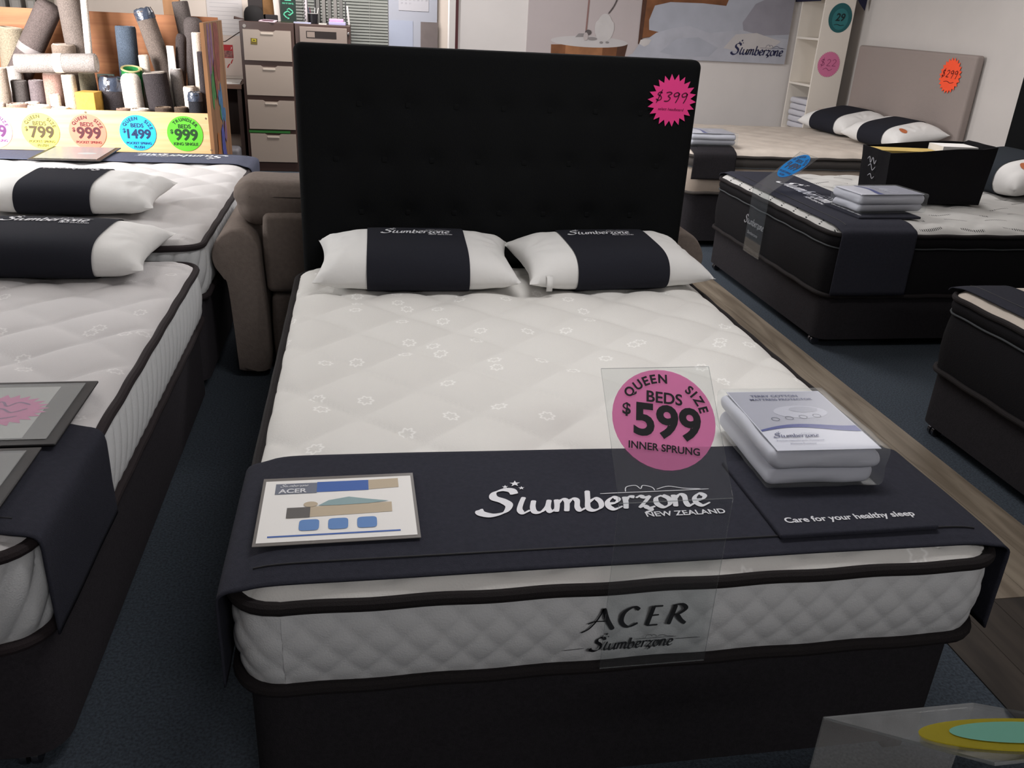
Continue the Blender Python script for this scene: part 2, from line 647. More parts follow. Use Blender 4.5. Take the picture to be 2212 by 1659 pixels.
M_SILVER = mat('silver_print', '#d6d7dc', rough=0.45, spec=0.5)
M_BLACKPRINT = mat('black_print', '#131318', rough=0.6)
M_BASE = mat('black_base_fabric', '#2a282b', rough=0.95, spec=0.12, bump=0.4, bscale=380, var=0.15, vscale=120)
M_BASEG = mat('charcoal_base_fabric', '#353236', rough=0.95, spec=0.12, bump=0.4, bscale=380, var=0.15, vscale=120)
M_BLACKMAT = mat('black_mattress_knit', '#141316', rough=0.9, spec=0.15, bump=0.4, bscale=300)
M_HEAD = mat('black_headboard_fabric', '#121314', rough=0.95, spec=0.1, bump=0.4, bscale=300, sheen=0.0)
M_CHROME = mat('castor_chrome', '#c9c9cc', rough=0.2, metal=1.0)
M_CLEAR = mat_clear('clear_acrylic', haze=0.010, gloss=0.05)
M_EDGE = mat_clear('acrylic_edge', tint=(0.62, 0.65, 0.66), haze=0.10, gloss=0.12)
M_POCKET = mat_clear('pocket_film', haze=0.10, gloss=0.02, rough=0.30, graze=0.22)
M_FILM = mat_clear('clear_film', haze=0.05, gloss=0.012, rough=0.22)
M_GLASS = mat_clear('window_glass', haze=0.0)
M_WHITEPAPER = mat('white_paper', '#e8e6e3', rough=0.7)
M_SOFA = mat('taupe_sofa_fabric', '#7a6f68', rough=0.95, spec=0.15, bump=0.4, bscale=260, var=0.08, vscale=60)

# ------------------------------------------------------------------ the room
mb = MB().box(-4.6, 6.0, -4.2, 8.6, -0.08, 0.0)
m_carpet = mat('charcoal_blue_carpet', '#434a52', rough=1.0, spec=0.05, var=0.35, vscale=140, bump=0.8, bscale=320)
struct('floor', mb, m_carpet)
# vinyl plank walkway beside the beds: pale planks, coloured darker at the near end
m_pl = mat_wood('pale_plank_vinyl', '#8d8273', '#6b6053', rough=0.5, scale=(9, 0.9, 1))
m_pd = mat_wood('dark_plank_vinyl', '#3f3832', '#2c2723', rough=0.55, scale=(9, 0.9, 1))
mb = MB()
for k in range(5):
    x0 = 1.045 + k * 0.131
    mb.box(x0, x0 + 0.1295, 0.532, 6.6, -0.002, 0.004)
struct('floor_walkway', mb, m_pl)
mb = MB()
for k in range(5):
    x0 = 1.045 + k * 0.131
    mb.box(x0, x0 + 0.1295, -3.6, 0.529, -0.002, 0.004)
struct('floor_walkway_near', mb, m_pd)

m_wall = mat('painted_wall', '#c9c4c0', rough=0.85, spec=0.2, var=0.03, vscale=3)
m_wallb = mat('beige_painted_wall', '#e0d4c8', rough=0.85, spec=0.2, var=0.03, vscale=3)
m_ceil = mat('ceiling_tile', '#d0cecb', rough=0.9, spec=0.1)
struct('ceiling', MB().box(-4.6, 6.0, -4.2, 8.6, 2.62, 2.70), m_ceil)
struct('wall_right', MB().box(3.84, 3.96, -4.0, 6.75, 0, 2.62), m_wall)
# partition behind the headboard bed carrying the large photo mural
struct('wall_back', MB().box(0.30, 3.84, 6.66, 6.76, 0, 2.62), mat('white_painted_wall', '#dcd7d4', rough=0.85, spec=0.2, var=0.03, vscale=3))
struct('wall_office', MB().box(-4.35, 3.96, 7.92, 8.04, 0, 2.62), m_wallb)
m_front = mat('dim_front_wall', '#8f8a86', rough=0.9)
struct('wall_front', MB().box(-3.52, 3.96, -4.12, -4.0, 0, 2.62), m_front)
WY0, WY1, WZ0, WZ1 = 2.35, 3.75, 0.95, 2.25
mb = MB().box(-3.52, -3.40, -4.0, WY0, 0, 2.62).box(-3.52, -3.40, WY1, 5.2, 0, 2.62)
mb.box(-4.35, -4.23, 5.2, 7.92, 0, 2.62).box(-4.35, -3.40, 5.2, 5.3, 0, 2.62)
mb.box(-3.52, -3.40, WY0, WY1, 0, WZ0).box(-3.52, -3.40, WY0, WY1, WZ1, 2.62)
struct('wall_left', mb, m_wall)
w1 = struct('window_1', MB().box(-3.465, -3.455, WY0, WY1, WZ0, WZ1), M_GLASS)
m_fr = mat('white_window_frame', '#dcdad6', rough=0.5)
mb = MB()
for (a, b, c, d) in ((WY0, WY0 + .05, WZ0, WZ1), (WY1 - .05, WY1, WZ0, WZ1), (WY0, WY1, WZ0, WZ0 + .05), (WY0, WY1, WZ1 - .05, WZ1), ((WY0 + WY1) / 2 - .02, (WY0 + WY1) / 2 + .02, WZ0, WZ1)):
    mb.box(-3.49, -3.43, a, b, c, d)
f = mb.build('window_frame', m_fr, w1, 0)
# end trim of the partition: white corner board and a dark red edge strip
struct('trim_1', MB().box(0.245, 0.298, 6.645, 6.77, 0, 2.62), mat('white_trim', '#d6d2ce', rough=0.5))
struct('trim_2', MB().box(0.299, 0.322, 6.638, 6.659, 0, 2.62), mat('dark_red_trim', '#4a1f22', rough=0.5))
struct('baseboard_right', MB().box(3.82, 3.84, -4.0, 6.6, 0, 0.1), mat('white_trim', '#d6d2ce'))

# added unseen ceiling fixtures, one over each area light
m_diff = mat('lamp_diffuser', '#f4f2ee', rough=0.5, emit='#fff6ee', estr=2.0)
for (x, y, sx, sy, lb) in ((0.3, 0.9, 1.3, 0.36, 'unseen long white ceiling lamp above the queen bed'), (0.5, 4.3, 1.3, 0.36, 'unseen long white ceiling lamp above the sofa'), (0.3, -2.5, 1.3, 0.36, 'added long white fill lamp behind the camera'), (2.75, 3.4, 0.36, 1.3, 'unseen long white ceiling lamp above the black mattresses'),
                           (-2.2, 2.2, 0.36, 1.3, 'unseen long white ceiling lamp above the left bed'), (-0.6, 6.7, 1.3, 0.36, 'unseen long white ceiling lamp above the filing cabinets')):
    t = thing('unseen_ceiling_lamp', lb, 'lamp', (x, y, 2.62), 0, 'unseen ceiling lamps')
    MB().soft(-sx / 2, sx / 2, -sy / 2, sy / 2, -0.06, 0.0, 0.01, 1).build('housing', mat('lamp_white_metal', '#dedcd8', rough=0.4), t)
    MB().box(-sx / 2 + .03, sx / 2 - .03, -sy / 2 + .03, sy / 2 - .03, -0.066, -0.061).build('diffuser', m_diff, t, 0)

# ------------------------------------------------------------------ beds
def perim(w, l, r, step=0.02):
    """outline of a rounded rectangle, x centred, y from 0 to l; returns points with outward normals"""
    P = []
    hx = w / 2

    def seg(ax, ay, bx, by, nx, ny):
        L = math.hypot(bx - ax, by - ay); n = max(1, int(L / step))
        for i in range(n):
            t = i / n
            P.append((ax + (bx - ax) * t, ay + (by - ay) * t, nx, ny))

    def arc(cx, cy, a0):
        n = max(5, int(r * PI / 2 / step))
        for i in range(n):
            a = a0 + PI / 2 * i / n
            P.append((cx + r * math.cos(a), cy + r * math.sin(a), math.cos(a), math.sin(a)))
    seg(-hx + r, 0, hx - r, 0, 0, -1); arc(hx - r, r, -PI / 2)
    seg(hx, r, hx, l - r, 1, 0); arc(hx - r, l - r, 0)
    seg(hx - r, l, -hx + r, l, 0, 1); arc(-hx + r, l - r, PI / 2)
    seg(-hx, l - r, -hx, r, -1, 0); arc(-hx + r, r, PI)
    return P


def crown(x, y, w, l, cr):
    d = lambda t: 1 - math.exp(-max(t, 0) / 0.028)
    return cr * d(w / 2 - abs(x)) * d(y) * d(l - y)


def diamonds(x, y, ax, ay, ox=0.0, oy=0.0):
    u = (x - ox) / ax + (y - oy) / ay
    v = (x - ox) / ax - (y - oy) / ay
    return (abs(math.sin(PI * u)) * abs(math.sin(PI * v))) ** 0.42


def mattress(name, label, loc, rz, w, l, zb, zt, m_top, m_side, m_tape, cr=0.035, qa=0.30, qo=(0, 0), qamp=0.013,
             side='diamond', bands=None, tape=0.013, group=None, rc=0.09, step=0.0125):
    t = thing(name, label, 'mattress', (loc[0], loc[1], 0), rz, group)
    nx, ny = int(w / step), int(l / step)

    def top(i, j):
        x = (i - 0.5) * w; y = j * l
        # round the corners
        hx = w / 2 - rc; cx = max(-hx, min(hx, x)); cy = max(rc, min(l - rc, y))
        dx, dy = x - cx, y - cy
        z = zt + crown(x, y, w, l, cr)
        ed = min(w / 2 - abs(x), y, l - y)
        ye = min(y, l - y)
        if ye > 0.13:
            q = diamonds(x, y, qa, qa, *qo)
        else:
            q = abs(math.sin(PI * (ye / 0.045 + 0.3 * math.sin(2 * PI * x / qa)))) ** 0.5 * 0.8
        z += qamp * (q - 0.6) * min(1, ed / 0.03) + 0.002 * mnoise.noise((x * 6 + loc[0], y * 6, 3.1))
        if dx and dy:
            s = max(abs(dx), abs(dy)) / math.hypot(dx, dy)
            x, y = cx + dx * s, cy + dy * s
        return (x, y, z)
    MB().grid(top, nx, ny).build('top_panel', m_top, t, 60)
    P = perim(w, l, rc, 0.0065 if side else 0.03)
    n = len(P)
    arc = [0.0]
    for i in range(n):
        a, b = P[i], P[(i + 1) % n]
        arc.append(arc[-1] + math.hypot(b[0] - a[0], b[1] - a[1]))
    bands = bands or [(zb, zt, m_side)]
    for (b0, b1, bm_) in bands:
        rows = max(4, int((b1 - b0) / 0.0065)) if side else 5

        def sd(i, j):
            k = int(round(i * n)) % n
            x, y, ax, ay = P[k]
            s = arc[int(round(i * n))]
            v = j
            z = b0 + (b1 - b0) * v
            o = 0.012 * math.sin(PI * v) - 0.006
            if side == 'diamond':
                o += 0.0062 * (diamonds(s, z, 0.072, 0.075, 0.0, 0.476) - 0.5) * min(1, 6 * v, 6 * (1 - v))
            elif side == 'rib':
                o += 0.016 * (abs(math.sin(PI * (s / 0.062 - 0.9 * z / 0.1))) ** 0.5 - 0.5) * min(1, 6 * v, 6 * (1 - v))
            return (x + ax * o, y + ay * o, z)
        MB().grid(sd, n, rows).build('border', bm_, t, 60)
    cuts = sorted({zt, zb} | {b for q in bands for b in q[:2]})
    for z in cuts:
        rad = tape if z in (zt, zb) else tape * 0.35
        nm = 'piping' if z in (zt, zb) else 'seam_cord'
        pts = [(x + ax * 0.002, y + ay * 0.002, z + 0.0015 * math.sin(arc[i] * 29)) for i, (x, y, ax, ay) in enumerate(P) if i % 3 == 0 or not side]
        MB().tube(pts, rad, 10, closed=True).build(nm, m_tape if nm == 'piping' else mat('grey_seam_cord', '#3a3d40', rough=0.8), t)
    MB().polys([[(x, y) for x, y, _, _ in P]], lambda u, v: (u, v, zb)).build('underside', m_tape, t, 0)
    return t


def bed_base(label, loc, rz, w, l, h0, h1, m, castors=True, inset=0.012, group=None, feet=True):
    t = thing('bed_base', label, 'bed base', (loc[0], loc[1], 0), rz, group)
    mb = MB()
    P = perim(w - 2 * inset, l - 2 * inset, 0.07, 0.03)
    n = len(P)
    mb.grid(lambda i, j: (P[int(round(i * n)) % n][0], P[int(round(i * n)) % n][1] + inset, h0 + (h1 - h0) * j), n, 4)
    for z in (h0, h1):
        mb.polys([[(x, y + inset) for x, y, _, _ in P]], lambda u, v: (u, v, z))
    mb.build('divan', m, t, 50)
    for x in (-w / 2 + 0.09, w / 2 - 0.09):
        for y in (0.045, l * 0.5, l - 0.1):
            c = MB().cyl((x, y, 0.022), (x, y, h0 + 0.002), 0.012)
            c.build('castor_stem', M_CHROME, t)
            wv = MB()
            for s in (-0.012, 0.012):
                wv.cyl((x + s - .007, y, 0.023), (x + s + .007, y, 0.023), 0.0225, n=18)
            wv.build('castor_wheel', mat('castor_dark_chrome', '#6a6a70', rough=0.22, metal=0.9), t)
    return t


def runner(label, loc, rz, w, l, zt, cr, y0, y1, zlow, m, words=None, hang=(True, True), group=None, over=0.012, wcol=None, seam=True, skew=0.0):
    """felt foot cover laid across a mattress and hanging down both sides"""
    t = thing('foot_cover', label, 'bed runner', (loc[0], loc[1], 0), rz, group)
    hx = w / 2 + 0.020
    prof = []
    ztop = lambda x, y: zt + crown(x, max(y, 0.03), w, l, cr) + over
    n = 90
    for k in range(13):
        prof.append((-hx, zlow + (zt - 0.01 - zlow) * k / 12, 0))
    for k in range(1, 7):
        a = PI / 2 * k / 7
        prof.append((-hx + 0.045 * (1 - math.cos(a)), zt - 0.01 + 0.03 * math.sin(a), 0.3 + 0.1 * k))
    for k in range(n + 1):
        prof.append((-hx + 0.05 + (2 * hx - 0.1) * k / n, None, 1))
    L = len(prof)
    left = [(-p[0], p[1], p[2]) for p in prof[:19]][::-1]
    prof += left
    if not hang[0]:
        prof = prof[13:]
    if not hang[1]:
        prof = prof[:-13]
    ny = 44

    def fn(i, j, d=0.0):
        k = int(round(i * (len(prof) - 1)))
        x, z, f = prof[k]
        y = y0 + (y1 + skew * x - y0) * j
        if z is None:
            z = ztop(x, y)
        elif f > 0:
            zz = ztop(math.copysign(hx - 0.05, x), y)
            z = z + (zz - z) * f * 0.8
        wob = 0.004 * mnoise.noise((x * 3, y * 5, 7.7 + loc[0]))
        if f == 0:
            return (x + math.copysign(0.004 * mnoise.noise((y * 6, z * 5, 1.3)) + d, x), y + 0.02 * (j - 0.5) * (zt - z), z)
        return (x, y, z + wob * 0.6 + d)
    mb = MB().grid(lambda i, j: fn(i, j, 0.0), len(prof) - 1, ny)
    cov = mb.build('cover', m, t, 60)
    so = cov.modifiers.new('thick', 'SOLIDIFY')
    so.thickness = 0.004
    so.offset = 0
    if seam:
        s = MB().tube([(x, y0 + 0.045, ztop(x, y0 + 0.045) + 0.0035) for x in [(-hx + 0.06) + (2 * hx - 0.12) * i / 60 for i in range(61)]], 0.0018, 6)
        s.build('hem_seam', M_BLACKPRINT, t)
    if words:
        mbw = MB()
        for (P, ox, oy, rot) in words:
            c, sn = math.cos(rot), math.sin(rot)

            def wf(u, v):
                X = ox + u * c - v * sn; Y = oy + u * sn + v * c
                wob = 0.004 * mnoise.noise((X * 3, Y * 5, 7.7 + loc[0]))
                return (X, Y, ztop(X, Y) + wob * 0.6 + 0.0042)
            mbw.polys(P, wf)
        mbw.build('lettering', wcol or M_SILVER, t, 0)
    return t


# --- queen bed in the middle
bed_base('charcoal fabric divan base under the queen mattress with the pink price stand', (0, 0.02), 0, 1.53, 2.0, 0.05, 0.358, M_BASE)
mq = mattress('mattress', 'white quilted queen mattress with black piping against the tall black headboard', (0, 0), 0, 1.53, 2.03, 0.3735, 0.56,
              M_TICK, M_BORDER, M_BLACKTAPE, qo=(-0.386, 1.136), qamp=0.020)
# printed names on its foot border
mb = MB()
A = {'A': [[(0.25, 1.05), (0.42, 0.5), (0.72, -0.06)]],
     'C': [[(1.75, 0.86), (1.5, 1.02), (1.12, 0.75), (1.05, 0.3), (1.35, 0.02), (1.75, 0.2)]],
     'E': [[(2.75, 0.98), (2.35, 0.98)], [(2.35, 0.98), (2.25, 0.5), (2.15, 0.02)], [(2.27, 0.52), (2.62, 0.54)], [(2.15, 0.02), (2.62, 0.03)]],
     'R': [[(3.3, 0.98), (3.2, 0.5), (3.08, 0.0)], [(3.18, 0.96), (3.55, 1.0), (3.75, 0.78), (3.5, 0.53), (3.25, 0.5)], [(3.4, 0.5), (3.6, 0.2), (3.82, 0.0)]]}
PA = []
for ch in A.values():
    for st in ch:
        PA += pen(st, 0.06, 0.2, 0.2, 8)
PA += pen([(-0.62, -0.12), (-0.30, 0.06), (0.02, 0.50), (0.25, 1.05)], 0.05, 0.07, 0.2, 8) + pen([(-0.36, 0.30), (-0.10, 0.40), (0.20, 0.40), (0.46, 0.38)], 0.05, 0.06, 0.2, 8)
k = 0.0465
PA = [[((u + 0.03 * 0) * k - 0.098, v * k + 0.474) for u, v in p] for p in PA]
mb.polys(PA, lambda u, v: (u, -0.0135, v))
mb.polys(off(script_word(0.165), -0.022, 0.432), lambda u, v: (u, -0.0135, v))
mb.polys(pen([(-0.158, 0.428), (-0.118, 0.43)], .001, .001) + pen([(0.065, 0.437), (0.115, 0.437)], .001, .001), lambda u, v: (u, -0.0135, v))
mb.build('lettering', M_BLACKPRINT, mq, 0)

W_MAIN = script_word(0.49, 7, small='NEW ZEALAND')
runner('charcoal felt foot cover with large silver script across the queen bed', (0, 0), 0, 1.53, 2.03, 0.56, 0.035, 0.022, 0.448, 0.372, M_RUNNER,
       [(W_MAIN, -0.05, 0.215, 0.0)], skew=-0.03)

# --- headboard
t = thing('headboard', 'tall black upholstered headboard with faint button tufts behind the queen bed', 'headboard', (0.016, 2.105, 0))
HB = MB()


def tuft(p):
    if p.y < -0.02:
        for zz, xs in ((1.19, [-.54 + .18 * i for i in range(7)]), (0.99, [-.63 + .18 * i for i in range(8)]), (0.79, [-.54 + .18 * i for i in range(7)])):
            for xx in xs:
                d2 = (p.x - xx) ** 2 + (p.z - zz) ** 2
                if d2 < 0.02:
                    p.y += 0.016 * math.exp(-d2 / 0.0016)
    return p


HB.soft(-0.768, 0.768, -0.045, 0.045, 0.14, 1.392, 0.03, 60, 0.0, fn=tuft)
HB.build('upholstered_panel', M_HEAD, t, 60)
for x in (-0.55, 0.55):
    MB().box(x - 0.04, x + 0.04, -0.01, 0.03, 0.0, 0.2).build('leg', M_BASE, t, 0)
mb = MB()
for zz, xs in ((1.19, [-.54 + .18 * i for i in range(7)]), (0.99, [-.63 + .18 * i for i in range(8)]), (0.79, [-.54 + .18 * i for i in range(7)])):
    for xx in xs:
        b = MB().soft(xx - .011, xx + .011, -0.034, -0.024, zz - .011, zz + .011, 0.008, 1)
        b.build('button', M_HEAD, t)


# --- starburst price cards
def burst(o, ex, ey, r, n, k, col, texts, label, ink='#2a1420', rot=0.0, cat='price tag', sx=1.0):
    fn = frame3(o, ex, ey)
    P = star2(0, 0, r, n, k, rot)
    P = [(u * sx, v) for u, v in P]
    mb = MB()
    c = [fn(0, 0, 0.001)] + [fn(u, v, 0.001) for u, v in P] + [fn(u, v, 0) for u, v in P]
    N = len(P)
    mb.add(c, [(0, 1 + i, 1 + (i + 1) % N) for i in range(N)] + [(1 + i, 1 + N + i, 1 + N + (i + 1) % N, 1 + (i + 1) % N) for i in range(N)])
    d = mb.build('price_starburst', col, None, 0)
    tag(d, label, cat)
    MB().polys(texts, frame3(o, ex, ey, 0.0022)).build('handwriting', mat('ink_' + ink.strip('#'), ink, rough=0.6), d, smooth=0)
    return d


DIG = {'3': [[(0.1, 0.9), (0.5, 1.0), (0.75, 0.85), (0.4, 0.58), (0.7, 0.35), (0.5, 0.02), (0.05, 0.0)]],
       '9': [[(0.7, 0.85), (0.45, 1.0), (0.12, 0.8), (0.25, 0.55), (0.6, 0.65), (0.72, 0.92)], [(0.72, 0.92), (0.68, 0.4), (0.5, -0.15)]],
       '2': [[(0.1, 0.8), (0.4, 1.0), (0.7, 0.8), (0.5, 0.45), (0.1, 0.02)], [(0.1, 0.02), (0.75, 0.02)]],
       '4': [[(0.5, 1.0), (0.1, 0.4), (0.75, 0.42)], [(0.58, 0.7), (0.5, 0.0)]],
       '1': [[(0.35, 1.0), (0.3, 0.0)]],
       '7': [[(0.05, 0.98), (0.72, 0.98), (0.25, 0.0)]],
       '$': [[(0.6, 0.85), (0.3, 0.95), (0.1, 0.7), (0.5, 0.5), (0.6, 0.2), (0.3, 0.05), (0.0, 0.2)], [(0.5, 1.25), (0.15, -0.25)]]}


def hand(s, h, w=0.11, slant=0.15):
    P = []; x = 0
    for ch in s:
        if ch in DIG:
            for st in DIG[ch]:
                P += pen([(x + a, b) for a, b in st], w, w * 1.15, 0.5, 5)
            x += 0.95
        else:
            x += 0.5
    c = x / 2
    return [[((u - c + slant * v) * h, (v - 0.5) * h) for u, v in p] for p in P]


M_PINK = mat('neon_pink_card', '#f0468f', rough=0.8, spec=0.2)
burst((0.672, 2.0555, 1.243), (1, 0, -0.02), (0.02, 0, 1), 0.098, 22, 0.76, M_PINK,
      off(hand('$399', 0.034, 0.12), -0.002, 0.014) + off(text2('select headboard', 0.018, 0, 0.2, width=0.105), 0.0, -0.032),
      'hot pink starburst price card with 399 on the black headboard', '#5a0d33')


# --- pillows
def pillow(label, loc, rot, w, d, th, ub, words=None, tag_at=None, group=None, patches=None, band=M_BAND, seed=0, wv=0.35, wz=0.0):
    t = thing('pillow', label, 'pillow', loc, 0, group, rot)

    def S(u, v, sd, o=0.0):
        bulge = max(0.0, (1 - u ** 4) * (1 - v ** 4))
        h = th / 2 * bulge ** 0.56 * (1.0 if sd > 0 else 0.72)
        x = u * w / 2 * (1 - 0.085 * (1 - v * v) * abs(u) ** 3)
        y = v * d / 2 * (1 - 0.10 * (1 - u * u) * abs(v) ** 3)
        au = abs(u)
        if au > ub:
            f = (au - ub) / (1 - ub)
            h += 0.010 * mnoise.noise((u * 9 + seed, v * 2.2, seed * 1.7)) * f * (1 - v ** 8) * min(1, (1 - au) * 8)
            h += 0.005 * math.sin(9 * math.atan2(v, 1.02 - au) + seed) * f * (1 - v ** 6) * min(1, (1 - au) * 6)
            h = max(h, 0)
        z0 = th / 2 * 0.72
        zz = z0 + sd * h
        if o:
            zz += sd * o
            y *= 1 + 2 * o / d
        return (x, y, max(zz, 0.0 if not o else -o))
    mb = MB()
    mb.grid(lambda i, j: S(2 * i - 1, 2 * j - 1, 1), 56, 32)
    mb.grid(lambda i, j: S(2 * i - 1, 2 * j - 1, -1), 56, 32)
    mb.build('pillow_body', M_PILLOW, t, 75)
    n = 64

    def B(i, j):
        u = (2 * i - 1) * ub
        k = (0 if j > 0.9999 else j * n / (n - 1)) * 2
        if k <= 1:
            return S(u, math.sin((2 * k - 1) * PI / 2), 1, 0.004)
        return S(u, -math.sin((2 * (k - 1) - 1) * PI / 2), -1, 0.004)
    bo = MB().grid(B, 24, n).build('band', band, t, 75)
    if words:
        def wf(a, b):
            p = S(a / (w / 2), wv + b / (d / 2), 1, 0.0065)
            return p
        MB().polys(words, wf).build('lettering', M_SILVER, bo, 0)
    for (P, pm) in (patches or []):
        MB().polys(P, lambda a, b: S(a, b, 1, 0.003)).build('printed_patch', pm, t, 0)
    if tag_at:
        u, v = tag_at
        p = Vector(S(u, v, 1))
        tg = MB()
        pts = [(0, 0.004, 0.004), (0, -0.012, 0.002), (0, -0.022, -0.014), (0, -0.026, -0.045)]
        vs = []
        for q in pts:
            for s in (-0.011, 0.011):
                vs.append(p + Vector((s + q[2] * 0.05, q[1], q[2])))
        tg.add(vs, [(2 * i, 2 * i + 1, 2 * i + 3, 2 * i + 2) for i in range(3)])
        o = tg.build('care_tag', M_PILLOW, t)
        so = o.modifiers.new('thick', 'SOLIDIFY'); so.thickness = 0.0012
    return t


WP = script_word(0.25, 5, small='NEW ZEALAND')
pillow('white pillow with charcoal script band on the queen bed, left of the pair', (-0.326, 1.830, 0.604), (math.radians(5), 0, math.radians(-1)), 0.735, 0.43, 0.172, 0.49,
       off(WP, -0.0, 0), seed=1.0, wv=0.28)
pillow('white pillow with charcoal script band and loose white tag on the queen bed', (0.405, 1.838, 0.604), (math.radians(5), 0, math.radians(5)), 0.73, 0.42, 0.172, 0.49,
       off(WP, -0.02, 0), tag_at=(-0.80, -0.96), seed=4.0, wv=0.30)


# --- acrylic price stand over the foot of a bed
def stand(label, o, ex, up_dir, w, hl, fl, col, texts, ink='#15141a', discr=0.098, dv=0.155, printmat=None):
    """folded clear sheet: a leaf hanging in front of the mattress and a leaf leaning back with a round price disc"""
    t = thing('price_stand', label, 'price stand', o)
    ex = Vector(ex).normalized(); up = Vector(up_dir).normalized()
    back = Vector((0, 0, 1)).cross(ex).normalized()      # towards the head of the bed
    th = 0.003

    def leaf(a, b, nm):
        mb = MB()
        nrm = ex.cross((b - a).normalized())
        for p in (a, b):
            for s in (-w / 2, w / 2):
                for q in (0, th):
                    mb.v.append(tuple(p + ex * s - nrm * q))
        mb.f = [(0, 2, 6, 4), (1, 5, 7, 3), (0, 4, 5, 1), (2, 3, 7, 6), (0, 1, 3, 2), (4, 6, 7, 5)]
        mb.m = [0, 0, 1, 1, 1, 1]
        return mb.build(nm, [M_CLEAR, M_EDGE], t, 0)
    Z = Vector((0, 0, 0))
    leaf(Vector((0, 0, -hl)), Z, 'hanging_leaf')
    leaf(Z + up * 0.0005, up * fl, 'leaning_leaf')
    # bright cut edge along the top
    ctr = up * (fl - dv * 0 - discr - 0.006)
    nrm = ex.cross(up)
    d = MB().prism(disc2(0, 0, discr), lambda u, v, q=0: tuple(ctr + ex * u + up * v + nrm * (0.0008 + q)), 0.001).build('price_disc', col, t)
    MB().polys(texts, lambda u, v: tuple(ctr + ex * u + up * v + nrm * 0.003)).build('printing', mat('ink_' + ink.strip('#'), ink, rough=0.6), d, smooth=0)
    return t


def price_text(r, top, mid, price, low, low2=None):
    T = arc2(top, r * 0.25, r * 0.81, PI / 2 - 0.10, r * 0.008, gap=0.17)
    T += off(text2(mid, r * 0.27, r * 0.006, width=r * 0.70), 0.0, r * 0.42)
    T += off(text2(price, r * 0.8, r * 0.026, width=r * 1.30), r * 0.06, -r * 0.06)
    T += off(text2('$', r * 0.32, r * 0.008), -r * 0.73, r * 0.10)
    T += off(text2(low, r * 0.22, r * 0.005, width=r * 1.36), 0, -r * 0.58)
    if low2:
        T += off(text2(low2, r * 0.2, r * 0.004), 0, -r * 0.80)
    return T


U = Vector((0, 0.725, 0.69)).normalized()
T599 = price_text(0.098, 'QUEEN  SIZE', 'BEDS', '599', 'INNER SPRUNG')
a_ = math.radians(-9)
T599 = [[(u * math.cos(a_) - v * math.sin(a_), u * math.sin(a_) + v * math.cos(a_)) for u, v in p] for p in T599]
M_PINKD = mat_sticker('pink_sticker', '#ffbfe4')
stand('clear bent acrylic stand with pink 599 disc at the queen bed foot', (0.020, -0.026, 0.760), (1, 0, 0), U, 0.212, 0.3720, 0.258, M_PINKD, T599)
UR1 = Vector((0.78, 0, 0.62)).normalized()
M_BLUED = mat_sticker('blue_sticker', '#45b8f2')
stand('clear bent acrylic stand with blue 1499 disc on the black mattress', (1.728, 3.325, 0.661), (0, -1, 0), UR1, 0.215, 0.380, 0.325, M_BLUED,
      price_text(0.098, 'QUEEN  SIZE', 'BEDS', '1499', 'POCKET SPRING', 'PLUSH'), ink='#0c1c3a')
UR0 = Vector((0, -0.79, 0.62)).normalized()
M_YELD = mat_sticker('yellow_sticker', '#d2c84e')
stand('clear acrylic stand with yellow and blue disc in the near right corner', (0.135, -0.528, 0.761), (-1, 0, 0), UR0, 0.207, 0.3720, 0.30, M_YELD,
      [disc2(0, 0, 0.062)] , ink='#4f8a78', discr=0.092)

# plain laminated card on the foot cover: white sheet, banner, sleeper on a mattress, three blue squares
t = thing('info_card', 'laminated white card with a sleeping figure on the charcoal foot cover', 'card', (-0.577, 0.236, 0.6145), math.radians(0.5))
MB().box(-0.155, 0.155, -0.122, 0.122, -0.001, 0.0004).build('laminate_sleeve', mat('laminate_grey', '#6f6b68', rough=0.3, spec=0.5), t, 0)
pp = MB().box(-0.149, 0.149, -0.113, 0.109, 0.0005, 0.0012).build('paper', M_WHITEPAPER, t, 0)
mats_c = [mat('card_grey', '#6d7280', rough=.6), mat('card_blue', '#3f62a8', rough=.6), mat('card_tan', '#b9aa93', rough=.6), mat('card_teal', '#8aa3a6', rough=.6), mat('card_sky', '#5f86bd', rough=.6), mat('card_dark', '#5d5a58', rough=.6)]
z = lambda u, v: (u, v, 0.0018)
pic = MB()
rc_ = lambda a, b, c, d: [(a, c), (b, c), (b, d), (a, d)]
pic.polys([rc_(-.128, -.045, .055, .096)], z, 0)
pic.polys([rc_(-.045, .06, .058, .098)], z, 1)
pic.polys([[(.06, .06), (.122, .064), (.122, .1), (.06, .098)]], z, 2)
pic.polys([[(-.1, -.035), (.105, -.028), (.105, .008), (-.1, .002)]], z, 2)
z2 = lambda u, v: (u, v, 0.0023)
pic.polys([[(-.1, -.035), (-.055, -.035), (-.055, .002), (-.1, .002)]], z2, 5)
pic.polys(fan(disc2(-.055, .012, .014, .010, 16)), z2, 2)
pic.polys(fan([(-.04, .006), (-.02, .024), (.02, .034), (.06, .022), (.1, .012), (.06, .006), (0, .004)]), z2, 3)
for i, x in enumerate((-.055, 0.0, .055)):
    pic.polys(fan([(x + .019 * math.copysign(abs(math.cos(a)) ** .4, math.cos(a)), -.062 + .019 * math.copysign(abs(math.sin(a)) ** .4, math.sin(a))) for a in [2 * PI * q / 28 for q in range(28)]]), z2, 4)
pic.polys([rc_(-.13, .118, -.098, -.093)], z, 1)
pic.build('printed_picture', mats_c, pp, 0)
MB().polys(off(text2('ACER', 0.022, 0.0006), -.093, .066) + off(script_word(0.055, 4, extras=False), -.09, .085), lambda u, v: (u, v, 0.0026)).build('lettering', M_SILVER, pp, 0)


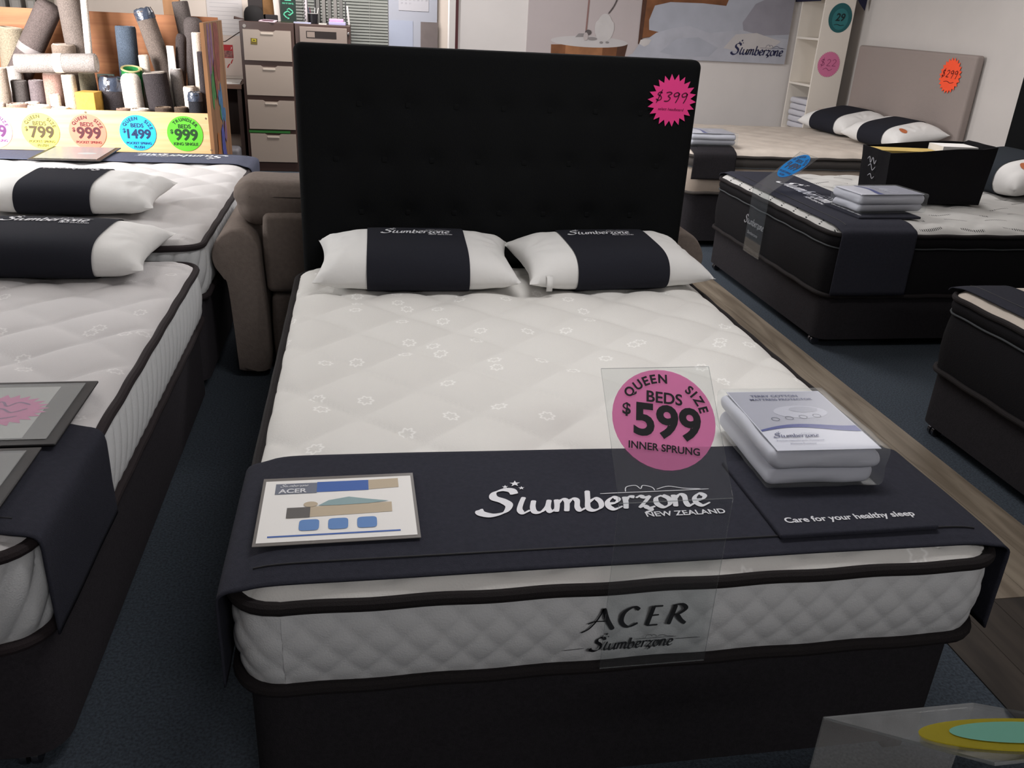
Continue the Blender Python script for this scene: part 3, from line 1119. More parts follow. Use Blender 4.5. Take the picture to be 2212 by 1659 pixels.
# --- felt flap with words, and wrapped mattress protector on it
def care_mat(label, loc, rz, w, d, words, group=None):
    t = thing('display_mat', label, 'display mat', loc, rz, group)
    MB().soft(-w / 2, w / 2, -d / 2, d / 2, 0, 0.012, 0.005, 6).build('felt_pad', M_RUNNER, t)
    if words:
        MB().polys(words, lambda u, v: (u, v, 0.0135)).build('lettering', M_SILVER, t, 0)
    return t


def protector(label, loc, rz, w, d, h, full=True, group=None):
    t = thing('mattress_protector_pack', label, 'bedding pack', loc, rz, group)
    m_l = mat('pack_linen', '#bdbec8', rough=0.75, spec=0.3)

    def fold(zc, hh, ex, seed):
        def f(p):
            n = mnoise.noise((p.x * 11 + seed, p.y * 9, p.z * 20))
            p.z += 0.006 * n * (1 if p.z > zc else 0.3)
            p.y += 0.005 * mnoise.noise((p.x * 16, p.z * 40 + seed, 2.0))
            p.x += ex * 0.01 * (p.z - zc) / hh
            return p
        return f
    MB().soft(-w / 2 + .004, w / 2 - .012, -d / 2 + .006, d / 2, 0.002, h * 0.47, 0.022, 10, fn=fold(h * .25, h * .4, 1, 1.0)).build('lower_fold', m_l, t, 60)
    MB().soft(-w / 2, w / 2 - .004, -d / 2, d / 2, h * 0.46, h - 0.004, 0.022, 10, fn=fold(h * .7, h * .4, -1, 5.0)).build('upper_fold', m_l, t, 60)
    # printed insert on top
    zz = h + 0.0005
    ins = MB().box(-w / 2 + .012, w / 2 - .012, -d / 2 + .006, d / 2 - .012, h - 0.001, zz).build('printed_insert', mat('insert_white', '#cfd0dc', rough=0.5), t, 0)
    W2, D2 = w - .024, d - .018
    pr = MB()
    f2 = lambda u, v: (u * W2 / 2, (v) * D2 / 2 - 0.003, zz + 0.0006)
    f3 = lambda u, v: (u * W2 / 2, (v) * D2 / 2 - 0.003, zz + 0.0011)
    wave = lambda x, o: -0.30 + 0.10 * math.sin((x + 1) * 2.3) * (1.0) + o + 0.1 * x
    top = [[(x0, wave(x0, 0.0)), (x1, wave(x1, 0.0)), (x1, 0.98), (x0, 0.98)] for x0, x1 in [(-.98 + .049 * i, -.98 + .049 * (i + 1)) for i in range(40)]]
    pr.polys(top, f2, 0)
    blue = [[(x0, wave(x0, -0.02 - .07 * (x0 + 1))), (x1, wave(x1, -0.02 - .07 * (x1 + 1))), (x1, wave(x1, .03)), (x0, wave(x0, .03))] for x0, x1 in [(-.98 + .049 * i, -.98 + .049 * (i + 1)) for i in range(40)]]
    pr.polys(blue, f3, 1)
    pr.polys(fan(disc2(0.15, 0.22, .55, .22)), f3, 3)
    f4 = lambda u, v: (u * W2 / 2, (v) * D2 / 2 - 0.003, zz + 0.0016)
    pr.polys(fan(disc2(0.25, 0.3, .3, .1)), f4, 0)
    for i in range(4):
        cx = -.5 + i * .3
        ring = disc2(cx, -0.02 + .03 * i, .085, .06, 20)
        inn = disc2(cx, -0.02 + .03 * i, .07, .048, 20)
        pr.polys([(ring[q], ring[(q + 1) % 20], inn[(q + 1) % 20], inn[q]) for q in range(20)], f4, 2)
    pr.build('printed_picture', [mat('insert_grey', '#a2a3b1', rough=.5), mat('insert_blue', '#2c3a86', rough=.5), mat('insert_ink', '#5a5d70', rough=.5), mat('insert_pale', '#b6b7c4', rough=.5)], ins, 0)
    if full:
        T = off(text2('TERRY COTTON', 0.020, 0.0003, width=W2 * .50), -0.01, D2 * .39) + off(text2('MATTRESS PROTECTOR', 0.020, 0.0003, width=W2 * .66), -0.0, D2 * .325)
        T += off(script_word(W2 * .44, 4), -W2 * .2, -D2 * .30)
        T += off(text2('Premium Hypoallergenic Waterproof', 0.010, width=W2 * .46), -W2 * .2, -D2 * .375) + off(text2('Mattress Protector', 0.010, width=W2 * .25), -W2 * .2, -D2 * .42)
        MB().polys(T, lambda u, v: (u, v, zz + 0.0021)).build('lettering', mat('insert_text', '#3b4270', rough=.5), ins, 0)
    # clear wrapper
    MB().soft(-w / 2 - .004, w / 2 + .010, -d / 2 - .003, d / 2 + .006, 0.0008, h + 0.005, 0.012, 14,
              fn=lambda p: p + Vector((0.004 * mnoise.noise((p.y * 20, p.z * 30, 1)), 0.004 * mnoise.noise((p.x * 20, p.z * 30, 4)), 0))).build('clear_wrapper', M_FILM, t, 60)
    return t


WC = text2('Care for your healthy sleep', 0.03, 0.0007, width=0.29)
care_mat('charcoal felt mat with silver care slogan on the right corner of the queen bed', (0.458, 0.205, 0.606), math.radians(0.5), 0.35, 0.30,
         off(WC, 0.0, -0.105))
protector('wrapped white mattress protector pack with blue wave on the queen bed', (0.462, 0.372, 0.620), math.radians(-1.5), 0.262, 0.315, 0.092)

# ------------------------------------------------------------------ left bed (nearer) and the one behind it, head to head
LX = -1.92
bed_base('charcoal divan base of the bed at the left edge, rounded front corner', (LX, 0.20), 0, 1.53, 1.92, 0.045, 0.340, M_BASEG)
mattress('mattress', 'white quilted mattress with dark piping and grey ribbed sides at the left edge', (LX, 0.185), 0, 1.53, 1.945, 0.354, 0.56,
         M_TICKL, M_BORDER, M_BROWNTAPE, qo=(-1.32 - LX, 1.365), qa=0.30, side='rib', qamp=0.017, cr=0.03)
runner('dark felt foot cover draped over the foot of the left edge bed', (LX, 0.185), 0, 1.53, 1.945, 0.56, 0.03, 0.045, 0.490, 0.350, M_RUNNER)
pillow('white pillow with dark script band on the nearer left bed', (-1.685, 2.000, 0.597), (math.radians(2), 0, math.radians(-3)), 0.86, 0.46, 0.168, 0.60,
       off(script_word(0.30, 5, small='NEW ZEALAND'), 0.02, 0), seed=7.0, wv=0.30)
# clear document pockets lying at its foot
def doc_pocket(label, loc, rz, w, d, star, rot=None):
    t = thing('document_pocket', label, 'document holder', loc, rz, None, rot)
    mk = mat('pocket_black_vinyl', '#1c1a1c', rough=0.5, spec=0.4)
    MB().soft(-w / 2, w / 2, -d / 2, d / 2, 0, 0.006, 0.003, 2).build('black_border', mk, t)
    pw, pd = w / 2 - 0.028, d / 2 - 0.025
    MB().box(-pw, pw, -pd, pd, 0.0062, 0.0068).build('grey_backing', mat('pocket_grey', '#4d4a47', rough=0.5), t, 0)
    if star:
        pp_ = MB().box(-pw + .01, pw - .05, -pd + .006, pd - .012, 0.007, 0.0075).build('paper', mat('pocket_paper', '#b0aeab', rough=.7), t, 0)
        P = [(u * 1.25 - 0.02, v * .95) for u, v in star2(0, 0, 0.095, 26, 0.8)]
        MB().polys(fan(P), lambda u, v: (u, v, 0.0081)).build('pink_starburst', mat('faded_pink_card', '#c9699b', rough=.7), pp_, 0)
        sc_ = pen([(-.09, .035), (-.06, .05), (-.05, .02), (-.02, .05), (0, .025), (.02, .045), (.05, .03)], .004, .006, .5, 4) + pen([(-.1, 0), (-.07, .015), (-.05, -.01), (-.01, .012), (.02, -.01), (.05, .01)], .004, .006, .5, 4) + pen([(-.08, -.04), (-.04, -.03), (0, -.042), (.04, -.03)], .004, .006, .5, 4)
        MB().polys(sc_, lambda u, v: (u, v, 0.0086)).build('handwriting', mat('ink_purple', '#7b3a78', rough=.6), pp_, 0)
    else:
        MB().polys(fan(disc2(-.06, .01, .05, .03)), lambda u, v: (u, v, 0.0072)).build('printed_picture', mat('pocket_teal', '#5d8a8c', rough=.5), t, 0)
    MB().box(-pw - .004, pw + .004, -pd - .004, pd + .004, 0.0090, 0.0094).build('clear_window', M_POCKET, t, 0)
    return t


doc_pocket('black edged clear document pocket with pink starburst on the left mattress', (-1.360, 0.715, 0.610), 0, 0.33, 0.345, True)
doc_pocket('shiny clear document pocket half below the pink starburst pocket', (-1.375, 0.400, 0.611), 0, 0.315, 0.26, False)

bed_base('dark divan base of the far left bed in front of the plywood bin', (LX, 4.13), PI, 1.53, 2.0, 0.05, 0.39, M_BASEG)
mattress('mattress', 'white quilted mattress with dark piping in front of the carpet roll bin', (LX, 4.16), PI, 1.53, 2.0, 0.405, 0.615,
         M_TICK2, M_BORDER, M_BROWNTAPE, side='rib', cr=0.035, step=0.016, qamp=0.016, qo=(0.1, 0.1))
runner('blue grey foot cover with upside down script on the bed before the bin', (LX, 4.16), PI, 1.53, 2.0, 0.615, 0.035, 0.0, 0.36, 0.43, M_RUNNERB,
       [(script_word(0.48, 5, small='NEW ZEALAND'), -0.38, 0.16, 0.0)])
pillow('white pillow with dark band on the bed before the plywood bin', (-1.765, 2.69, 0.660), (math.radians(-2), 0, math.radians(178)), 0.80, 0.46, 0.158, 0.37,
       off(script_word(0.25, 4, extras=False), 0.0, 0), seed=2.4, wv=-0.42)
doc_pocket('grey document pocket folded flat on the bed before the bin', (-2.10, 3.955, 0.668), PI, 0.37, 0.44, False)

# ------------------------------------------------------------------ three beds along the right wall
RZ = -PI / 2
m_gold = mat('orange_print', '#b5673f', rough=0.6)


def rbed(y0, y1, x0, ln, labels, zb, zt, mtop, bands, mtape, cr=0.04, base_m=M_BASE, qamp=0.013):
    yc = (y0 + y1) / 2; w = y1 - y0
    bed_base(labels[0], (x0 + 0.005, yc), RZ, w, ln - 0.02, 0.05, zb - 0.013, base_m)
    return mattress('mattress', labels[1], (x0, yc), RZ, w, ln, zb, zt, mtop, M_BLACKMAT, mtape, cr=cr, side=None, bands=bands, step=0.018, qamp=qamp, tape=0.011)


r1 = rbed(2.52, 4.05, 1.76, 1.98, ('black divan base with chrome castors under the mattress with the blue disc stand', 'black sided mattress with dashed white top and blue 1499 stand'),
          0.288, 0.60, M_DASH, [(0.288, 0.535, M_BLACKMAT), (0.535, 0.60, M_BLACKMAT)], M_BLACKTAPE, qamp=0.016)
ST_ = script_word(0.26, 5, extras=False)
m_dim = mat('dull_silver_print', '#8d8d92', rough=0.5)
mbq = MB()
mbq.polys(off(ST_, -0.10, 0.50) + off(text2('Slumberzone', 0.05, 0, 0.3, width=0.14), -0.10, 0.44), lambda u, v: (u, -0.0125, v - 0.05))
mbq.build('lettering', m_dim, r1, 0)
runner('charcoal foot cover with silver script on the black sided mattress', (1.76, 3.285), RZ, 1.53, 1.98, 0.60, 0.04, 0.024, 0.43, 0.30, M_RUNNER,
       [(script_word(0.62, 5, small='NEW ZEALAND'), -0.02, 0.24, 0.0)], hang=(False, True))
care_mat('charcoal felt mat under the white pack on the black sided mattress', (2.12, 2.83, 0.652), RZ + math.radians(3), 0.34, 0.36,
         off(text2('Care for your healthy sleep', 0.03, 0.0006, width=0.27), 0.0, -0.15))
protector('wrapped white bedding pack beside the black box on the dashed mattress', (2.165, 2.86, 0.666), RZ + math.radians(6), 0.25, 0.40, 0.095, full=False)
r2 = rbed(0.12, 1.65, 1.76, 1.98, ('black divan base of the mattress cut off at the right edge', 'black mattress with white edge line cut off at the right edge'),
          0.288, 0.59, M_TICK_BEIGE, [(0.288, 0.53, M_BLACKMAT), (0.53, 0.59, M_BLACKMAT)], M_BLACKTAPE, qamp=0.008)
runner('dark foot cover on the mattress cut off at the right edge', (1.76, 0.885), RZ, 1.53, 1.98, 0.59, 0.04, 0.024, 0.22, 0.32, M_RUNNER, hang=(False, True))
burst((2.12, 1.44, 0.640), (0, -1, 0), (1, 0, 0), 0.09, 24, 0.8, mat('faded_pink_card', '#c9699b', rough=.7), [], 'faded pink starburst card lying on the right edge mattress')
m_grband = mat('dark_grey_mattress_band', '#4a4644', rough=0.9, bump=.3, bscale=300)
m_beigeside = mat('beige_mattress_side', '#a3968a', rough=0.9, bump=.3, bscale=300)
rbed(4.52, 6.05, 1.74, 2.0, ('black divan base of the beige mattress by the white bookcase', 'beige quilted mattress with dark grey band before the grey headboard'),
     0.40, 0.655, M_TICK_BEIGE, [(0.40, 0.58, m_beigeside), (0.58, 0.655, m_grband)], mat('taupe_piping', '#3d3835', rough=.8), cr=0.05, qamp=0.008)
runner('black foot cover on the beige mattress behind the black headboard', (1.74, 5.285), RZ, 1.53, 2.0, 0.655, 0.05, 0.024, 0.34, 0.50, M_BASE, hang=(False, True))
protector('wrapped white bedding pack on the beige mattress foot', (1.93, 4.72, 0.719), RZ, 0.28, 0.34, 0.085, full=False)


def wall_headboard(label, x, y0, y1, h, m, m_leg):
    t = thing('headboard', label, 'headboard', (x, (y0 + y1) / 2, 0))
    w = (y1 - y0) / 2
    MB().soft(-0.035, 0.035, -w, w, 0.3, h, 0.02, 6).build('upholstered_panel', m, t)
    for y in (-w + .35, w - .35):
        MB().box(-0.015, 0.015, y - .04, y + .04, 0.0, 0.32).build('leg', m_leg, t, 0)
    return t


wall_headboard('light grey fabric headboard standing against the right wall', 3.79, 4.50, 6.06, 1.395, mat('grey_headboard_fabric', '#968b86', rough=0.95, bump=.3, bscale=260, spec=.15), M_BASE)
wall_headboard('black headboard cut off at the right edge beside the wall', 3.790, 2.50, 4.01, 1.39, M_HEAD, M_BASE)
M_ORANGE = mat('neon_orange_card', '#ff5a35', rough=0.8)
burst((3.7485, 4.735, 1.245), (0, -1, 0), (0, 0, 1), 0.125, 22, 0.82, M_ORANGE, off(hand('$299', 0.048, 0.13), -0.004, 0.012) + pen([(-.06, -.045), (-.02, -.04), (.02, -.05), (.06, -.042)], .004, .006, .5, 4),
      'orange starburst price card on the light grey headboard', '#7a1a10')
burst((3.7535, 3.86, 1.245), (0, -1, 0), (0, 0, 1), 0.10, 22, 0.8, mat('neon_yellow_card', '#e8ef2a', rough=.8), [], 'yellow starburst card at the right edge on the black headboard')
pat = lambda a, b, c, d: [fan(disc2(a, b, c, d, 16))[i] for i in range(16)]
for (lb, y, s, ub) in (('white and navy banded pillow nearest the white bookcase', 5.62, 3.0, 0.50), ('white and navy banded pillow before the grey headboard, beside the black box', 4.88, 5.0, 0.42)):
    P = pat(-0.80, -0.25, .07, .16) if s < 4 else pat(0.74, -0.45, .12, .10)
    pillow(lb, (3.50, y, 0.736), (math.radians(11), 0, -PI / 2 + math.radians(4)), 0.72, 0.44, 0.19, ub, None, seed=s, patches=[(P, m_gold)])
pillow('white pillow with dark band at the right edge on the dashed mattress', (3.46, 3.56, 0.665), (math.radians(10), 0, -PI / 2), 0.80, 0.46, 0.24, 0.46, None, seed=8.0,
       patches=[(pat(0.72, -0.35, .10, .12), m_gold)], band=mat('dark_slate_band', '#2d3238', rough=.95, spec=.15, bump=.3, bscale=400))

# black fabric box with a yellowed paper inside, standing on the dashed mattress
t = thing('storage_box', 'open black fabric box with yellow edged paper on the dashed mattress', 'box', (2.63, 3.20, 0.655), math.radians(-4))
mb = MB()
hw, hd, H = 0.30, 0.16, 0.285
flr = 0.012
ring = lambda x, y, z: [(-x, -y, z), (x, -y, z), (x, y, z), (-x, y, z)]
NB = 8


def wallbox(i, j, inner):
    P = [(-1, -1), (1, -1), (1, 1), (-1, 1)]
    k = i * 4; a = int(k) % 4; f = k - int(k)
    A, B = P[a], P[(a + 1) % 4]
    x = A[0] + (B[0] - A[0]) * f; y = A[1] + (B[1] - A[1]) * f
    sx = hw * (0.95 + 0.07 * j) - (0.01 if inner else 0); sy = hd * (0.95 + 0.05 * j) - (0.01 if inner else 0)
    z = H * j
    z += j * (0.020 * math.sin(x * 1.6 + 0.4) + (0.015 if (a == 1) else 0))
    q = 0.012 * mnoise.noise((x * 2, y * 2, j * 2)) * j
    return (x * sx + q, y * sy + q, max(z, 0.0) + (flr if inner and j == 0 else 0))


mb.grid(lambda i, j: wallbox(i, j, False), 32, 8)
mb.grid(lambda i, j: wallbox(i, j, True), 32, 8)
top_o = [wallbox(i / 32, 1, False) for i in range(33)]; top_i = [wallbox(i / 32, 1, True) for i in range(33)]
mb.add(top_o + top_i, [(i, i + 1, 34 + i, 33 + i) for i in range(32)])
mb.box(-hw * .94, hw * .94, -hd * .94, hd * .94, 0.0, flr)
mb.build('fabric_box', M_BLACKMAT, t, 30)
mb = MB().box(-0.28, 0.07, -0.02, 0.125, 0.02, 0.262)
mb.build('yellow_paper', mat('yellowed_paper', '#bfa45c', rough=.8, var=.15, vscale=8), t, 0)
MB().box(0.075, 0.285, -0.02, 0.13, 0.02, 0.295).build('white_paper_stack', M_WHITEPAPER, t, 0)
scr = pen([(-.08, .19), (-.05, .21), (-.03, .17), (0, .21), (.03, .17), (.05, .2)], .006, .012, .5, 4) + pen([(-.06, .14), (-.02, .16), (.01, .12), (.05, .15)], .006, .01, .5, 4) + pen([(-.05, .07), (-.01, .09), (.02, .06), (.05, .08)], .006, .01, .5, 4)
MB().polys(scr, lambda u, v: (-hw * (0.96 + .075 * (.06 + v * .75) / H) - 0.010, -u * .75, .06 + v * .75)).build('printed_marks', m_dim, t, 0)

# bed standing just outside the frame that carries the yellow disc stand
bed_base('black divan base of the bed in the near right corner', (0.62, -0.575), PI, 1.53, 1.95, 0.05, 0.358, M_BASE)
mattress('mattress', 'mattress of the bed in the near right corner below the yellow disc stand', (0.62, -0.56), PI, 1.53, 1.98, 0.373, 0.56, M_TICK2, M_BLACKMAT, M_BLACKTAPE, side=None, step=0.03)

# ------------------------------------------------------------------ recliner sofa behind the black headboard
t = thing('recliner_sofa', 'taupe fabric recliner sofa behind the tall black headboard', 'sofa', (-0.07, 2.70, 0))
arm = [(-0.995, 0.03), (-0.865, 0.03), (-0.872, 0.50), (-0.885, 0.60), (-0.925, 0.655), (-0.985, 0.66), (-1.035, 0.625), (-1.066, 0.565), (-1.062, 0.51), (-1.03, 0.455), (-1.012, 0.40)]
arm = catmull(arm + [arm[0]], 5)[:-1]
for sgn in (-1, 1):
    mb = MB()
    N = len(arm)
    ys = [-0.405, -0.40, -0.385, 0.385, 0.40, 0.405]
    ins = [0.93, 0.975, 1.0, 1.0, .975, .93]
    cxa = sum(p[0] for p in arm) / N; cza = sum(p[1] for p in arm) / N
    vs = []
    for yy, s_ in zip(ys, ins):
        vs += [((cxa + (x - cxa) * s_) * -sgn, yy, max(0.03, cza + (z_ - cza) * s_)) for x, z_ in arm]
    fs = [(i * N + k, i * N + (k + 1) % N, (i + 1) * N + (k + 1) % N, (i + 1) * N + k) for i in range(5) for k in range(N)]
    fs += [tuple(range(N)), tuple(range(5 * N, 6 * N))]
    mb.add(vs, fs)
    mb.build('arm', M_SOFA, t, 45)
for sgn in (-1, 1):
    x0, x1 = (-0.868, -0.005) if sgn < 0 else (0.005, 0.868)
    MB().soft(x0 + .01, x1, -0.36, -0.22, 0.375, 0.715, 0.025, 6, 0.012).build('back_panel', M_SOFA, t, 50)
    MB().soft(x0 + .025, x1, -0.35, -0.21, 0.04, 0.362, 0.025, 6, 0.010).build('lower_panel', M_SOFA, t, 50)

    def ear(p, sgn=sgn, x0=x0, x1=x1):
        u = (p.x - (x0 + x1) / 2) / ((x1 - x0) / 2 + .1)
        if p.z > 0.74:
            p.z += 0.02 * abs(u) ** 6
            p.x += 0.012 * math.copysign(abs(u) ** 8, u)
        return p
    xa, xb = (x0 - 0.09, x1) if sgn < 0 else (x0, x1 + 0.09)
    cu_ = MB().soft(xa, xb, -0.33, -0.02, 0.650, 0.828, 0.070, 8, 0.014, fn=ear).build('back_cushion', M_SOFA, t, 50)
    sm = MB().tube([(xa + .05 + (xb - xa - .1) * i / 20, -0.327 - .012 * math.sin(PI * i / 20), 0.778) for i in range(21)], 0.003, 6)
    sm.build('seam', mat('sofa_seam', '#3b3430', rough=.9), cu_)
MB().soft(-0.86, 0.86, -0.20, 0.38, 0.06, 0.44, 0.04, 4).build('seat_body', M_SOFA, t, 50)
for x in (-0.93, 0.93):
    for y in (-0.34, 0.34):
        MB().cyl((x, y, 0), (x, y, 0.032), 0.025).build('foot', M_BASE, t)

# ------------------------------------------------------------------ plywood bin of carpet offcuts
M_PLY = mat_wood('pale_plywood', '#d9b688', '#c9a474', rough=0.55, scale=(0.8, 1, 14))
M_PLYB = mat_wood('reddish_plywood', '#a9714a', '#8e5a39', rough=0.6, scale=(0.8, 1, 12))
M_PLYE = mat_wood('raw_plank', '#8a6341', '#6f4c30', rough=0.7, scale=(6, 6, 0.7))
BY0, BY1, BX0, BX1 = 4.285, 4.985, -3.05, -1.405
t = thing('carpet_bin', 'pale plywood bin holding upright carpet rolls, with price stickers on its front', 'bin', ((BX0 + BX1) / 2, BY0, 0))
ox = -(BX0 + BX1) / 2
MB().box(BX0 + ox, BX1 + ox - .022, 0, 0.02, 0.0, 0.868).build('front_board', M_PLY, t, 0)
MB().box(BX0 + ox, BX1 + ox - .022, BY1 - BY0, BY1 - BY0 + .02, 0.0, 1.387).build('back_board', M_PLYB, t, 0)
pe = MB().box(BX1 + ox - .022, BX1 + ox, 0, BY1 - BY0 + .02, 0, 1.372).build('end_board', M_PLYE, t, 0)
MB().box(BX0 + ox - .022, BX0 + ox, 0, BY1 - BY0 + .02, 0, 1.372).build('end_board', M_PLYE, t, 0)
MB().box(BX0 + ox, BX1 + ox - .022, 0.02, BY1 - BY0, 0.47, 0.49).build('floor_board', M_PLYE, t, 0)
MB().box(-1.76 + ox, -1.66 + ox, BY1 - BY0 + .022, BY1 - BY0 + .07, 0, 1.75).build('rear_post', M_PLYE, t, 0)
# paint runs on the outer face of the end board
cols = [('paint_purple', '#6a4662'), ('paint_green', '#2f6b2f'), ('paint_blue', '#2f5f86'), ('paint_orange', '#9a5a22'), ('paint_navy', '#3a3f86'), ('paint_red', '#6f2f24')]
runs = [(0, .12, 1.18, .05, .22), (0, .22, 1.25, .04, .14), (5, .42, 1.22, .10, .20), (1, .20, 1.03, .06, .10), (1, .12, .98, .04, .10), (1, .38, .84, .05, .05), (2, .42, .88, .05, .12), (2, .50, .80, .05, .06), (2, .34, .93, .04, .05),
        (3, .18, .62, .05, .12), (3, .14, .55, .04, .08), (4, .36, .66, .06, .10), (4, .40, .56, .05, .10), (5, .26, 1.05, .05, .12), (0, .48, .70, .05, .07)]
mb = MB()
for i, (ci, yy, zz, ry, rz_) in enumerate(runs):
    poly = []
    for q in range(18):
        a = 2 * PI * q / 18
        k = 1 + 0.35 * mnoise.noise((math.cos(a) * 1.7 + i, math.sin(a) * 1.7, i * 2.3))
        poly.append((min(.70, max(.01, yy + ry * k * math.cos(a))), min(1.365, zz + rz_ * k * math.sin(a))))
    mb.polys(fan(poly), lambda u, v: (BX1 + ox + 0.0006 + 0.0003 * i, u, v), ci)
mb.build('paint_marks', [mat(n_, c_, rough=.7, var=.3, vscale=30) for n_, c_ in cols], pe, 0)
mb = MB()
for (x, z_) in ((-1.44, 0.84), (-1.425, 0.655), (-2.115, 0.855)):
    b = MB().cyl((x + ox, -0.0015, z_), (x + ox, 0.001, z_), 0.006, n=10)
    b.build('screw', mat('dull_screw', '#6d5a45', rough=.5), t)

SY = BY0 - 0.0035
for (x, z_, col, top, mid, price, low, low2, ink, lb, ck) in (
        (-1.568, 0.748, '#58b52c', 'TRUNDLER', 'BEDS', '999', 'KING SINGLE', None, '#123a10', 'round green 999 price sticker at the right end of the plywood bin', 'green'),
        (-1.837, 0.746, '#1fa6e8', 'QUEEN  SIZE', 'BEDS', '1499', 'POCKET SPRING', 'PLUSH', '#102a50', 'round blue 1499 price sticker on the plywood bin front', 'blue'),
        (-2.118, 0.744, '#f07a62', 'QUEEN  SIZE', 'BEDS', '999', 'POCKET SPRING', None, '#4a1a20', 'round coral 999 price sticker on the plywood bin front', 'coral'),
        (-2.377, 0.742, '#f2ea58', 'QUEEN  SIZE', 'BEDS', '799', 'POCKET SPRING', 'PLUSH', '#4a3b20', 'round yellow 799 price sticker on the plywood bin front', 'yellow'),
        (-2.635, 0.742, '#f0a6d6', 'QUEEN  SIZE', 'BEDS', '599', 'INNER SPRUNG', None, '#5a2a5a', 'round pale pink price sticker cut off at the left edge of the bin', 'pale_pink'),
        (-2.655, 0.475, '#f2ea58', 'SINGLE', 'BEDS', '290', 'INNER SPRUNG', None, '#4a3b20', 'round yellow sticker low on the bin at the left edge of the photo', 'yellow'),
        (-2.372, 0.500, '#1fa6e8', 'SINGLE', 'BEDS', '499', 'POCKET SPRING', None, '#102a50', 'round blue sticker half hidden by the bed below the yellow 799', 'blue')):
    d = round_price((x, SY + 0.002, z_), (1, 0, 0), (0, 0, 1), 0.103, mat('sticker_' + ck, col, rough=0.5), top, mid, price, low, ink=ink, low2=low2)
    tag(d, lb, 'price sticker', 'round price stickers on the plywood bin')


def rollmat(col):
    return mat('carpet_pile_' + col.strip('#'), col, rough=1.0, spec=0.08, var=0.28, vscale=170, bump=0.9, bscale=260)


def carpet_roll(label, x, y, z, r, lean, col, end='#b9ab98', base=0.492, kind='spiral', leany=0.0, band=None):
    H = z - base
    dx, dy = -lean * H, -leany * H            # base offset below the top
    ax = Vector((-dx, -dy, H))
    L = ax.length
    q = Vector((0, 0, 1)).rotation_difference(ax.normalized())
    rng = random.Random(label)
    sd = rng.random() * 10
    mb = MB()
    jit = lambda i, k, n: 0.018 * r * mnoise.noise((math.cos(2 * PI * k / n) * 2 + sd, math.sin(2 * PI * k / n) * 2, i * 0.8)) * 2
    prof = [(1e-7, 0), (r * .99, 0)] + [(r, L * k / 10) for k in range(1, 10)] + [(r, L - .012), (r * .985, L - .003), (r * .95, L)]
    mb.lathe(prof, 30, jit=jit)
    o = mb.build('carpet_roll', rollmat(col), None, 60)
    tilt = r * abs(lean) / math.sqrt(1 + lean * lean)
    place(o, (x + dx, y + dy, base + tilt * 1.05))
    o.rotation_mode = 'QUATERNION'
    o.rotation_quaternion = q
    tag(o, label, 'carpet roll', 'carpet rolls in the plywood bin')
    me = mat('roll_end_' + end.strip('#'), end, rough=1.0, var=0.2, vscale=60)
    if kind == 'spiral':
        pr = []
        k = r * .96
        i = 0
        while k > r * .30:
            pr += [(k, L - .001 - .004 * (i % 2)), (k - .005, L + .002 - .004 * (i % 2)), (k - .0075, L - .010)]
            k -= .0085
            i += 1
        pr += [(r * .28, L - .004), (r * .27, L - .07), (1e-7, L - .07)]
        MB().lathe(pr, 28, jit=lambda i, k, n: 0.0015 * mnoise.noise((k * .6 + sd, i * .9, 2))).build('rolled_end', me, o, 60)
    elif kind == 'plastic':
        mp = mat('dark_plastic_wrap', '#39404e', rough=0.22, spec=0.6, bump=1.0, bscale=45)
        pr = [(r * 1.02, L - r * .9), (r * 1.03, L - r * .5), (r * 1.03, L - .01), (r * .9, L + .012), (r * .5, L + .016), (1e-7, L + .008)]
        MB().lathe(pr, 36, jit=lambda i, k, n: 0.10 * r * mnoise.noise((math.cos(2 * PI * k / n) * 3 + sd, math.sin(2 * PI * k / n) * 3, i * 1.1))).build('plastic_cap', mp, o, 40)
    elif kind == 'flap':
        pr = [(r * .97, L - .002), (r * .82, L + .006), (r * .80, L - .03), (r * .45, L - .035), (1e-7, L - .035)]
        MB().lathe(pr, 28).build('rolled_end', me, o, 50)
    elif kind == 'dome':
        pr = [(r * 1.0, L - .012), (r * .93, L + .012), (r * .7, L + .028), (r * .4, L + .034), (1e-7, L + .034)]
        MB().lathe(pr, 28, jit=lambda i, k, n: 0.05 * r * mnoise.noise((k * .5 + sd, i * .9, 2))).build('folded_end', rollmat(col), o, 60)
    if band:
        MB().lathe([(r * 1.015, L * band[0]), (r * 1.025, L * (band[0] + .001)), (r * 1.025, L * band[1]), (r * 1.015, L * band[1])], 30, jit=lambda i, k, n: jit(3, k, n)).build('tape', mat(band[2], band[3], rough=band[4], spec=.5), o, 40)
    return o


